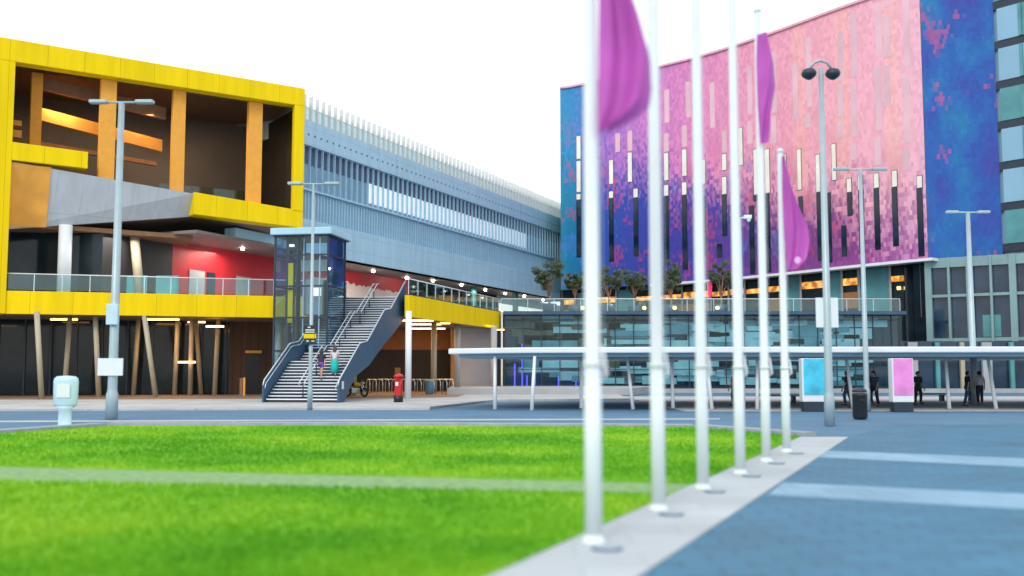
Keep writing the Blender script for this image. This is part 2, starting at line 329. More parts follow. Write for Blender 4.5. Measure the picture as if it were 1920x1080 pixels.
# ================================================================== EXHIBITION HALL
H0 = Vector((-14.2, 87)); HD = Vector((.399, .917)).normalized(); HN = Vector((-HD.y, HD.x))     # HN points into the hall
def hp(s, off=0): return H0 + HD*s + HN*off
DZ = 6.75; CZ = 11.3
hall = empty('exhibition_hall', (*hp(10), 0), 'long blue grey exhibition hall with vertical fins receding behind the staircase', 'building')
S0, S1 = -9.3, 56
MB().wall(hp(S0, -.15), hp(S1, -.15), 11.3, 14.0, 1.2).build('fascia', 'bluelight', hall)
MB().wall(hp(-14.8, .1), hp(S0-.01, .1), 11.32, 12.2, 1.0).build('fascia', 'bluelight', hall)
def ribs(z0, z1, off, step, wd, dp, s0=S0, s1=S1, skip=None):
    m_ = MB(); s = s0
    while s < s1:
        m_.wall(hp(s, off), hp(s+wd, off), z0, z1, dp); s += step
    return m_
MB().wall(hp(S0, .25), hp(S1, .25), 14.0, 16.4, 1).build('wall', 'bluegrey', hall)
ribs(14.0, 16.35, .18, .45, .14, .08).build('cladding_ribs', 'bluelight', hall)
MB().wall(hp(S0, -.05), hp(S1, -.05), 16.4, 16.55, 1.2).build('ledge', 'bluelight', hall)
MB().wall(hp(S0, .42), hp(S1, .42), 16.55, 20.1, 1).build('upper_wall', 'bluegrey', hall)
MB().wall(hp(S0, .36), hp(S1, .36), 18.7, 20.1, .055).build('recess_band', 'recess', hall)
s_a = VP(695, 380, hp(0), hp(1))[0]; s_b = VP(992, 440, hp(0), hp(1))[0]
mbw = empty('x', (0, 0, 0)); bpy.data.objects.remove(mbw)
n = 14
for i in range(n):
    a = s_a+(s_b-s_a)*i/n; b = s_a+(s_b-s_a)*(i+.93)/n
    MB().wall(hp(a, .30), hp(b, .30), 16.9, 18.69, .11).build('window', 'hallwin' if random.random() < .85 else 'bluelight', hall)
ribs(16.55, 20.1, .02, .9, .07, .2).build('fin_screen', 'bluelight', hall)
MB().wall(hp(S0, -.1), hp(S1, -.1), 20.1, 22.1, 3).build('roof_band', 'bluelight', hall)
mbd = MB()
s = S0+.3
while s < S1:
    for zz in (20.9,): mbd.wall(hp(s, -.112), hp(s+.22, -.112), zz, zz+.16, .02)
    s += .9
mbd.build('vents', 'recess', hall)
ribs(22.1, 24.25, -.1, .9, .05, .35).build('roof_fins', 'finw', hall)
MB().wall(hp(S0, .1), hp(S1, .1), 22.1, 22.3, .12).wall(hp(S0, .1), hp(S1, .1), 23.2, 23.26, .06).build('roof_rail', 'finw', hall)
MB().wall(hp(S0, .5), hp(S1, .5), 22.1, 23.5, .03).build('roof_screen', 'glass', hall)
MB().prism([hp(S0, 2), hp(S1, 2), hp(S1, 40), hp(S0, 40)], 21.5, 22.0).build('roof', 'bluegrey', hall)
# soffit over the deck and the wall behind it
MB().prism([hp(-19, .05), hp(S1, .05), hp(S1, 8), hp(-19, 8)], CZ, CZ+.2).build('soffit', 'soffit', hall)
W0 = Vector((-13.7, 100)); 
def wp(s, off=0): return W0 + HD*s + HN*off
def wpx(px): return VP(px, 540, W0, W0+HD)[0]
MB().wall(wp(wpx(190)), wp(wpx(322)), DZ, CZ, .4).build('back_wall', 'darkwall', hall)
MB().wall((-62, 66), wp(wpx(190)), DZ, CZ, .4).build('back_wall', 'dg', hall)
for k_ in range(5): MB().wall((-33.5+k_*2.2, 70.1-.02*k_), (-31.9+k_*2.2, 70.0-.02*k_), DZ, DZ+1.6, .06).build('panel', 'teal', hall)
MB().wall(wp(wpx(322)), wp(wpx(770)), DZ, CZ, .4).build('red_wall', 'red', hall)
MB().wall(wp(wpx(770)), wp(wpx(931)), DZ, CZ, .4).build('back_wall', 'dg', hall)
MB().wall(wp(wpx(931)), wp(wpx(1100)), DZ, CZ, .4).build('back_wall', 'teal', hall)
# pale picture panel with a torn-looking top edge
sa, sb = wpx(585), wpx(757); pts = [(*wp(sa, -.06), DZ), (*wp(sb, -.06), DZ)]; rr = random.Random(5); K = 46
for i in range(K+1):
    t = 1-i/K; zt = 10.15-.55*(t)+.28*rr.random(); pts.append((*wp(sa+(sb-sa)*t, -.06), zt))
MB().extrude(pts, (*(HN*.05), 0)).build('wall_panel', 'mosaic', hall)
for (a, b, t_, m_) in ((353, 382, 512, 'concrete'), (387, 402, 520, 'navyd'), (442, 468, 520, 'concrete'), (815, 838, 0, 'concrete'), (862, 880, 0, 'orangelit'), (796, 806, 0, 'orangelit')):
    zt = DZ+2.6 if m_ != 'orangelit' else DZ+1.9
    z0 = DZ if m_ != 'orangelit' else DZ+1.2
    MB().wall(wp(wpx(a), -.08), wp(wpx(b), -.08), z0, zt, .06).build('door' if m_ != 'orangelit' else 'lit_panel', m_, hall)
for (a, b) in ((934, 962), (963, 1018), (1046, 1064)):
    MB().wall(wp(wpx(a), -.1), wp(wpx(b), -.1), DZ+.3, CZ-1.0, .08).build('lit_window', 'creamlit', hall)
for px in (1031, 925, 843): 
    q = wp(wpx(px), -3.0); MB().lathe([(.35, DZ), (.35, CZ)], (q[0], q[1], 0)).build('column', 'teal', hall, True)
# downlights
for (x, y) in ((700, 508), (763, 521), (812, 526), (865, 534), (910, 543), (947, 550), (983, 555), (1018, 562), (652, 521), (497, 500), (405, 487), (455, 466)):
    q = G(x, y, CZ-.06); r_ = .16 if x > 600 else .13
    d_ = MB().lathe([(.02, -.14), (r_*.8, -.1), (r_, .0), (r_*.7, .05)], tuple(q), 12).build('downlight', 'down', hall, True)

# ================================================================== YELLOW FRAMED BOX
A = Vector((-31.5, 63)); B = Vector((-15.2, 74)); BD = (B-A).normalized(); BN = Vector((-BD.y, BD.x)); BL = (B-A).length
def bp_(u, off=0): return A + BD*u + BN*off
bx = empty('yellow_framed_hall', (*bp_(10, 4), 0), 'big yellow framed glazed box raised over the deck at the left', 'building')
def uz(px, py): u, z, p = VP(px, py, A, B); return u, z
TZ = uz(300, 117)[1]; 
zt0 = uz(20, 72)[1]; zt1 = uz(566, 165)[1]; zi0 = uz(30, 116)[1]; zi1 = uz(550, 196)[1]
zb1 = uz(560, 427)[1]; zb0 = uz(370, 402)[1]; zj1 = uz(553, 394)[1]; zj0 = uz(365, 360)[1]
u_c = uz(364, 380)[0]; uR = uz(570, 300)[0]; uRi = uz(551, 300)[0]; uL = uz(-12, 300)[0]; uLi = uz(22, 300)[0]; zc_ = [uz(28, 302)[1], uz(362, 362)[1], uz(362, 402)[1], uz(28, 425)[1]]
fb = MB()
fb.wall(bp_(uL), bp_(uR), zi0, zt0, 1.0, zi1, zt1)
fb.build('top_beam', 'yellow', bx, bevel=.04)
MB().wall(bp_(uL), bp_(uLi), 5.3, zi0-.003, 1.6, 5.3, zi0-.003).build('left_post', 'yellow', bx, bevel=.03)
MB().wall(bp_(uRi), bp_(uR), zj1-.1, zi1-.003, .45).build('right_post', 'yellow', bx, bevel=.03)
MB().wall(bp_(uR-.35, .46), bp_(uR-.05, .46), zb1+.02, zi1-.01, 10.5).build('end_wall', 'darkwall', bx)
MB().wall(bp_(uL, 1.01), bp_(uR-.02, 1.01), zi0+.25, zt0-.05, 10, zi1+.2, zt1-.05).build('roof', 'roofbrown', bx)
so_ = MB(); so_.add([(*bp_(uLi, 1.78), zc_[3]+.02), (*bp_(u_c, 1.36), zc_[2]+.01), (*bp_(uR-.02, 1.42), zb1+.03), (*bp_(uR-.02, 10.9), CZ+.75), (*bp_(u_c, 10.9), CZ+.4), (*bp_(uLi, 10.9), CZ+.3)], [(0, 1, 4, 5), (1, 2, 3, 4)]); so_.build('underside', 'roofbrown', bx)
MB().wall(bp_(u_c), bp_(uR), zb0, zj0, 1.4, zb1, zj1).build('bottom_beam', 'yellow', bx, bevel=.03)
MB().wall(bp_(uL-.02), bp_(uL), 5.3, zt0-.05, 1.6).build('edge_trim', 'white', bx)
ub = uz(165, 300)[0]
MB().wall(bp_(uLi), bp_(ub, 0), uz(25, 300)[1], uz(25, 266)[1], 1.2, uz(165, 316)[1], uz(165, 285)[1]).build('balcony_beam', 'yellow', bx, bevel=.03)
# pale cladding band, leaning back underneath
zc = [uz(28, 302)[1], uz(362, 362)[1], uz(362, 402)[1], uz(28, 425)[1]]
p3 = [(*bp_(uLi, .25), zc[0]), (*bp_(u_c, .25), zc[1]), (*bp_(u_c, 1.2), zc[2]), (*bp_(uLi, 1.6), zc[3])]
MB().extrude(p3, (*(BN*.15), 0)).build('cladding_panel', 'cladpanel', bx)
ua = uz(95, 380)[0]
MB().extrude([(*bp_(uLi, .2), zc[0]-.1), (*bp_(ua, .2), zc[0]-.12), (*bp_(ua, 1.33), zc[3]+.28), (*bp_(uLi, 1.5), zc[3]+.15)], (*(BN*.04), 0)).build('timber_panel', 'amber', bx)  # thin amber panel over the left end of the cladding
# floors, soffit, rear wall, glass
MB().prism([bp_(uL, 2.1), bp_(u_c, 2.0), bp_(uR, 1.45), bp_(uR, 11), bp_(uL, 24)], CZ+1.25, CZ+1.4).build('floor_slab', 'soffit', bx)
MB().prism([bp_(-30, 1.8), bp_(u_c+.5, 1.8), bp_(u_c+2, 9), bp_(-30, 12)], CZ-.25, CZ+.05).build('soffit', 'brownbeam', bx)
MB().wall(bp_(uL, 9.2), bp_(uR-.4, 9.2), CZ+1.1, zi1+.5, .3).build('rear_wall', 'backgrey', bx)
MB().wall(bp_(uL, 1.6), bp_(uL+.3, 1.6), CZ, zi0, 9).build('side_wall', 'darkwall', bx)
MB().wall(bp_(uLi, 1.5), bp_(uRi, 1.5), zj1, zi1, .03).build('glazing', 'boxglass', bx)
for (pa, pb, off, zt_) in ((190, 220, .75, 0), (328, 352, .75, 0), (472, 498, .75, 0), (62, 84, 1.75, 0)):
    u0 = uz(pa, 300)[0]; u1 = uz(pb, 300)[0]; MB().wall(bp_(u0, off), bp_(u1, off), CZ+2.35, zi1-.02, .5).build('column', 'amberc', bx, bevel=.03)
for (y0, y1, wd, m_, off) in ((125, 168, 22, 'brownbeam', 2.4), (178, 225, 20, 'amber', 3.4), (235, 260, 8, 'brownbeam', 5)):
    u0, z0_ = uz(85, y0); u1, z1_ = uz(330, y1+20); th = .85 if wd > 10 else .3
    MB().wall(bp_(u0, off), bp_(u1, off), z0_-th, z0_, .3, z1_-th, z1_).build('beam', m_, bx)
MB().wall(bp_(uLi, 2.2), bp_(uz(60, 1)[0], 2.2), uz(40, 222)[1], uz(40, 212)[1], .3).wall(bp_(uLi, 2.0), bp_(uz(60, 1)[0], 2.0), uz(40, 246)[1], uz(40, 232)[1], .3).build('beam', 'amber', bx)
MB().wall(bp_(uz(355, 1)[0], 6.5), bp_(uR-1, 6.5), zj1, zj1+2.2, .1).build('inner_balustrade', 'rail', bx)

for k in range(3):
    q = bp_(3.5+k*5, 3.2); ld = bpy.data.lights.new('hall_lamp', 'AREA'); ld.energy = 260; ld.color = (1, .62, .3); ld.size = 2; lo = bpy.data.objects.new('hall_lamp', ld); C.objects.link(lo); lo.location = (q.x, q.y, zi1-1.5)
    lo.rotation_euler = (R(15), 0, 0)
# ================================================================== RAISED DECK
deck = empty('raised_deck', (-12, 70, 0), 'yellow edged first floor deck with glass balustrade on columns', 'walkway')
ZB = 5.3
DL = [(-58, 55.3), (-31.8, 63.0), (-16.0, 67.6)]; DR = [(-6.75, 66.6), (-.95, 85.7)]
SB = R(8); SR = Vector((math.cos(SB), -math.sin(SB))); SF = Vector((math.sin(SB), math.cos(SB)))
BRt = Vector(G(635, 757)[:2]); SW = 4.1; BLt = BRt-SR*SW; RUN = 14.1
TLp = BLt+SF*RUN; TRp = BRt+SF*RUN
front = DL + [tuple(TLp-SR*.25+SF*.02), tuple(TRp+SR*.15+SF*.02)] + DR
for i in range(2): MB().wall(DL[i], DL[i+1], ZB, DZ, .35).build('edge_beam', 'yellow', deck, bevel=.02)
MB().wall(DL[2], front[3], ZB, DZ, .35).build('edge_beam', 'yellow', deck)
MB().wall(front[3], front[4], ZB+.2, DZ-.21, .3).build('stair_landing_beam', 'navy', deck)
MB().wall(DR[0], DR[1], ZB+.0, DZ, .35).build('edge_beam', 'yellow', deck, bevel=.02)
MB().wall(DR[0], DR[1], DZ, DZ+.06, .3).build('edge_capping', 'navyd', deck)
poly = front + [(-.6, 85.4), (9, 85.4), (9, 140), (-20, 140), (-75, 110), (-75, 60)]
ins = [(-57.8, 55.8), (-31.8, 63.35), (-16.1, 68), (front[3][0], front[3][1]+.35), (front[4][0], front[4][1]+.35), (-6.9, 67.2), (-1.35, 85.9), (6, 86.2), (9, 140), (-20, 140), (-75, 100), (-75, 57)]
MB().prism(ins, DZ-.25, DZ-.02).build('deck_floor', 'concrete', deck)
MB().prism(ins, ZB+.05, ZB+.2).build('ceiling', 'soffit', deck)
def balustrade(a, b, parent, step=1.6, z=DZ, h=1.1, m_='rail'):
    a = Vector(a[:2]); b = Vector(b[:2]); L = (b-a).length; n = max(1, round(L/step)); bl = MB().tube([(*a, z+h), (*b, z+h)], .035, 8).build('handrail', 'white', parent, True)
    MB().wall(a, b, z+.08, z+h-.05, .02).build('glass_panel', m_, parent)
    for i in range(n+1):
        q = a+(b-a)*i/n; MB().box((*q, z+h/2), (.04, .04, h)).build('post', 'steel', parent)
balustrade((-57.9, 55.6), (-31.9, 63.2), deck); balustrade((-31.7, 63.2), (-16, 67.8), deck); balustrade((-15.9, 67.85), (front[3][0]-.2, front[3][1]+.15), deck)
balustrade((-6.85, 66.9), (-1.1, 85.8), deck)
def column(px, py, top, r, m_, lean=0, parent=deck, rt=None):
    q = G(px, py, .06); t = (q.x+lean, q.y, top); MB().tube([q, t], [r, rt or r], 16).build('column', m_, parent, True)
column(765, 748.5, ZB+.05, .19, 'white')
column(813, 738, ZB+.05, .22, 'cream'); column(857, 737, ZB+.05, .24, 'concrete'); column(926, 735.5, ZB+.05, .25, 'concrete'); column(663, 742, ZB+.05, .2, 'cream')
for (px, py, l_) in ((292, 745, -.9), (327, 741, .1), (356, 741, 0), (402, 741, .15), (185, 745, -.4), (78, 748, -.5), (120, 744, .2), (-40, 748, 0), (250, 741, .2), (377, 740, -.5)): column(px, py, ZB+.05, .16, 'cream', l_)
column(519, 742, ZB+.05, .2, 'white')
# columns standing on the deck, under the box
def dcol(px, y0, lean, r, m_, yy): 
    p = Y(px, 545, yy); MB().tube([(p.x, p.y, DZ), (p.x+lean, p.y, CZ)], r, 14).build('column', m_, bx, True)
dcol(119, 545, 0, .42, 'white', 66); dcol(263, 545, -.55, .32, 'cream', 70); dcol(30, 545, 0, .3, 'brownbeam', 72)
# ground-floor walls below the deck
GW = [(-75, 62), tuple(G(428, 741)[:2]), (-17.0, 75), (-14.5, 87), (-5.3, 88)]
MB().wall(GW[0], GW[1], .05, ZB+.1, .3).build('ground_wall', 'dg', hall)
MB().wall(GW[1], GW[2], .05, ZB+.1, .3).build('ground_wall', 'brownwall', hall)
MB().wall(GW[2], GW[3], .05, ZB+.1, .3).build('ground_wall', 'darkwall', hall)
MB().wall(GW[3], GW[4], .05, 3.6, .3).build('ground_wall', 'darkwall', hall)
MB().wall(GW[3], GW[4], 3.6, ZB+.1, .36).build('upper_band', 'orangewall', hall)
MB().wall(GW[4], (-5.0, 84.5), .05, ZB+.1, .3).build('ground_wall', 'orangewall', hall)
MB().wall((-5.0, 84.6), (-1.4, 86.4), .05, ZB+.1, .3).build('ground_wall', 'concrete', hall)
w0, w1 = Vector(GW[1]), Vector(GW[2]); wd = (w1-w0).normalized()
def wpt(px): return w0 + wd*VP(px, 700, w0, w1)[0]
nrm = Vector((wd.y, -wd.x))
MB().wall(wpt(461)+nrm*.02, wpt(488)+nrm*.02, .07, 3.0, .1, side=1).build('door', 'black', hall)
MB().wall(wpt(459)+nrm*.35, wpt(490)+nrm*.35, 3.05, 3.25, .34).build('door_canopy', 'amber', hall)
v0, v1 = Vector(GW[0]), Vector(GW[1]); vd = (v1-v0).normalized(); vn = Vector((vd.y, -vd.x))
for k in range(34):
    q = v1-vd*(.2+1.7*k)+vn*.06; MB().box((q.x, q.y, 2.7), (.12, .12, 5.3), math.atan2(vd.y, vd.x)).build('mullion', 'navyd', hall)
MB().box((-.9, 86.9, 2.6), (1.5, .3, 5.2)).build('ground_wall', 'black', hall)

# strip lamps on the ceiling
for (px, py, wd_) in ((780, 602, 2.4), (795, 609, 2.6), (803, 617, 2.8), (815, 624, 2.8), (835, 607, .7), (846, 628, 1.3), (868, 627, 1.0), (878, 633, 2.6), (908, 629, 3.0), (938, 619, .8), (285, 607, 2), (357, 605, 2.1), (425, 606, 1.6), (402, 616, 1.7), (330, 617, .8), (120, 600, 1.8), (200, 604, 1.8), (60, 606, 1.6), (255, 612, 1.2), (305, 600, 2.2), (455, 612, .9)):
    q = G(px, py, ZB-.05); MB().box((q.x, q.y, ZB-.02), (wd_, .22, .08)).build('strip_light', 'warm', deck)
for (px, py, yy) in ((350, 679, 71), (403, 612, 70)):
    q = Y(px, py, yy); MB().box(tuple(q), (1.2, .15, .12)).build('strip_light', 'warm', deck)
for (x, y, z, e_) in ((-10, 78, 4.2, 260), (-5, 80, 4.2, 160), (-24, 69, 4.4, 160), (-36, 66, 4.2, 60), (-2.5, 83, 4.6, 60)):
    ld = bpy.data.lights.new('arcade_lamp', 'AREA'); ld.energy = e_; ld.color = (1, .56, .22); ld.size = 2.5; lo = bpy.data.objects.new('arcade_lamp', ld); C.objects.link(lo); lo.location = (x, y, z+.9)
for (x, y, z, e_) in ((-22, 77, 10.9, 260), (-13, 92, 10.9, 260), (-26, 68, 10.8, 200), (-3, 112, 10.9, 250)):
    ld = bpy.data.lights.new('soffit_lamp', 'AREA'); ld.energy = e_; ld.color = (1, .86, .7); ld.size = 3; lo = bpy.data.objects.new('soffit_lamp', ld); C.objects.link(lo); lo.location = (x, y, z)

# ================================================================== STAIRCASE
st = empty('staircase', (*((BLt+BRt)/2), .06), 'steep navy steel staircase with pale nosings climbing to the yellow deck', 'staircase')
RISE = (DZ-.06)/39; TR = .30; LAND = (RUN-36*TR)/2
def sp(s, t, z): q = BLt+SF*s+SR*t; return (q.x, q.y, z)
prof = []; s = 0; z = .06; tre = []
for fl in range(3):
    for k in range(13):
        z += RISE
        d = TR if k < 12 else (LAND if fl < 2 else .3)
        tre.append((s, z, d)); s += d
ang = -SB
for (s, z, d) in tre:
    td = MB().box(sp(s+d/2, SW/2, z-.03), (SW-.12, d+.03, .05), ang).build('tread', 'navyd', st)
    MB().box(sp(s-.0, SW/2, z-.008), (SW-.14, .07, .062), ang).build('nosing', 'nosing', td)
    MB().box(sp(s+.05, SW/2, z-RISE/2-.02), (SW-.16, .02, RISE-.05), ang).build('riser', 'navyd', td)
def flz(s):
    for (a, z, d) in tre:
        if s < a+d: return z-RISE+RISE*min(1, max(0, (s-a)/TR)) if d == TR else z
    return DZ
# key points of the stair line
K = [(-.35, .06)]; s = 0; z = .06; key = []
for fl in range(3):
    key.append((s, z+RISE)); s += 12*TR; z += 13*RISE; key.append((s, z)); s += LAND if fl < 2 else .3
def side_panel(t, name):
    up = []; H = 1.0
    up.append((-.28, .06)); up.append((-.28, .95))
    for i, (a, zz) in enumerate(key): up.append((a+(-.1 if i % 2 == 0 else .05), zz+H))
    up[-1] = (RUN+.15, DZ+H+.05)
    dn = [(RUN+.15, DZ-1.35)]
    for (x_, y_) in ((738, 623), (721, 642), (690, 685), (679, 694), (664, 706), (650, 737)):
        u_, z_, _ = VP(x_, y_, BRt, BRt+SF); dn.append((u_, z_))
    dn.append((VP(643, 757, BRt, BRt+SF)[0], .06))
    o = MB().extrude([sp(a, t, zz) for a, zz in up+dn], (SR.x*.07, SR.y*.07, 0)).build(name, 'navy', st)
    rl = MB().tube([sp(a, t+.035, zz+.03) for a, zz in up[1:]], .035, 8); rl.build('handrail', 'steel', st, True)
    off = .14 if t < 1 else -.09
    MB().tube([sp(a, t+off, zz-.14) for a, zz in up[1:]], .022, 8).build('handrail', 'steel', st, True)
side_panel(-.07, 'side_panel'); side_panel(SW, 'side_panel')
# middle double handrail, three flights
for fl in range(3):
    a, za = key[2*fl]; b, zb = key[2*fl+1]
    for t in (SW*.5-.14, SW*.5+.14):
        MB().tube([sp(a-.05, t, za+.75), sp(a-.05, t, za+.88), sp(b+.1, t, zb+.92), sp(b+.55, t, zb+.92)], .028, 8).build('centre_rail', 'steel', st, True)
    for k in range(4):
        mp_ = MB()
        f = (k+.15)/3.4; q = a+(b-a)*f; zq = za+(zb-za)*f
        mp_.tube([sp(q, SW*.5, zq-.05), sp(q, SW*.5, zq+.78)], .03, 8); mp_.tube([sp(q, SW*.5-.14, zq+.87), sp(q, SW*.5, zq+.7), sp(q, SW*.5+.14, zq+.87)], .02, 6)
        mp_.build('rail_post', 'navyd', st, True)
MB().wall(TLp+SF*.15-SR*.1, TRp+SF*.15+SR*.1, DZ-.2, DZ+.02, .4).build('top_landing', 'navyd', st)

# ================================================================== LIFT TOWER
LC = Vector((-12.5, 62.6)); la = R(-9)
lift = empty('lift_tower', (LC.x, LC.y, .06), 'glass lift tower with flat pale roof beside the staircase', 'lift', rz=la)
lift_l = lambda m_: (setattr(m_, 'local', True), m_)[1]
LW, LDp, LH = 3.35, 3.2, 9.9
def LB(name, c, s_, m_, par=lift, bv=0): return lift_l(MB().box(c, s_)).build(name, m_, par, bevel=bv)
LB('roof', (0.05, 0, LH+.22), (LW+.55, LDp+.7, .42), 'bluelight', bv=.05)
LB('roof_edge', (0.05, 0, LH-.02), (LW+.3, LDp+.4, .07), 'navyd')
for sx in (-1, 1):
    for sy in (-1, 1): LB('corner_post', (sx*LW/2, sy*LDp/2, LH/2), (.1, .1, LH), 'navyd')
LB('glass_wall', (0, -LDp/2, LH/2), (LW-.12, .02, LH-.1), 'liftglass'); LB('glass_wall', (LW/2, 0, LH/2), (.02, LDp-.12, LH-.1), 'liftglass')
LB('glass_wall', (-LW/2, 0, LH/2), (.02, LDp-.12, LH-.1), 'liftglass'); LB('glass_wall', (0, LDp/2, LH/2), (LW-.12, .02, LH-.1), 'liftglass')
for zz in (2.9, 4.9, 6.8, 8.7):
    lift_l(MB().box((0, -LDp/2, zz), (LW, .07, .1)).box((LW/2, 0, zz), (.07, LDp, .1)).box((-LW/2, 0, zz), (.07, LDp, .1)).box((0, LDp/2, zz), (LW, .07, .1))).build('transom', 'navyd', lift)
LB('mast', (-1.05, -.9, LH/2), (.22, .5, LH), 'navyd'); LB('mast', (-.45, -.9, LH/2), (.12, .5, LH), 'navyd')
LB('yellow_panel', (-.80, -1.25, 7.5), (.30, .06, 1.5), 'yellow'); LB('yellow_panel', (-.80, -1.25, 5.6), (.30, .06, 2.0), 'yellow')
LB('shaft_wall', (1.4, .5, LH/2), (.4, 1.9, LH-.1), 'navy'); LB('shaft_wall', (1.15, 1.4, LH/2), (.8, .12, LH-.1), 'navyd')
LB('lift_car', (.35, .2, 6.2), (1.3, 1.6, 2.2), 'concrete', bv=.05); LB('counterweight', (-.1, .9, 8.3), (1.8, .2, .7), 'white')
LB('guide_rail', (.95, -1.0, LH/2), (.07, .07, LH), 'steel'); LB('guide_rail', (-.15, -.8, LH/2), (.06, .06, LH), 'steel')
LB('machine_box', (-.7, -.6, 9.35), (.9, .9, .6), 'navyd')
LB('car_lamp', (.75, -.85, 6.5), (.5, .03, .5), 'creamlit'); LB('shaft_lamp', (-.7, -1.4, 9.3), (.28, .2, .14), 'creamlit'); LB('shaft_lamp', (1.55, -1.0, 7.9), (.12, .12, .12), 'down')
LB('lobby_wall', (-.6, .2, 1.35), (2.2, 1.8, 2.6), 'navyd'); LB('plinth', (0, 0, .08), (LW+.3, LDp+.3, .16), 'concrete')

# ================================================================== HOTEL
HP = [(1052, 127.5), (1085, 126.4), (1220, 119.5), (1330, 114), (1450, 107), (1600, 98.5), (1745, 92)]
ctrl = [Vector(((px-960)/1900*math.cos(0)*1.0*y, y)) for px, y in HP]
def catm(P, n=10):
    out = []
    for i in range(len(P)-1):
        p0 = P[max(i-1, 0)]; p1 = P[i]; p2 = P[i+1]; p3 = P[min(i+2, len(P)-1)]
        for k in range(n):
            t = k/n; out.append(.5*((2*p1)+(p2-p0)*t+(2*p0-5*p1+4*p2-p3)*t*t+(3*p1-p0-3*p2+p3)*t*t*t))
    out.append(P[-1]); return out
HC = catm(ctrl)
arc = [0]
for i in range(1, len(HC)): arc.append(arc[-1]+(HC[i]-HC[i-1]).length)
HL = arc[-1]
HZ0 = 12.0; HZ1 = Y(1220, 132, 119.5).z
def hat(u):
    u = min(max(u, 0), HL-1e-4)
    for i in range(len(arc)-1):
        if arc[i+1] >= u:
            t = (u-arc[i])/(arc[i+1]-arc[i]); p = HC[i].lerp(HC[i+1], t); d = (HC[i+1]-HC[i]).normalized(); return p, d
def hu(px, py=400):                      # -> u, z on the curved facade
    lo, hi = 0, HL
    for _ in range(40):
        m_ = (lo+hi)/2; p, d = hat(m_); 
        y = p.y; x_ = p.x/ (y*math.cos(PITCH)+0)
        r = ray(px, py); 
        if p.x/p.y < r.x/r.y: lo = m_
        else: hi = m_
    p, d = hat(lo); r = ray(px, py); return lo, CAMH + r.z/r.y*p.y
hotel = empty('hotel', (22, 114, 0), 'curved hotel clad in a pink to blue mosaic with slit windows', 'building')

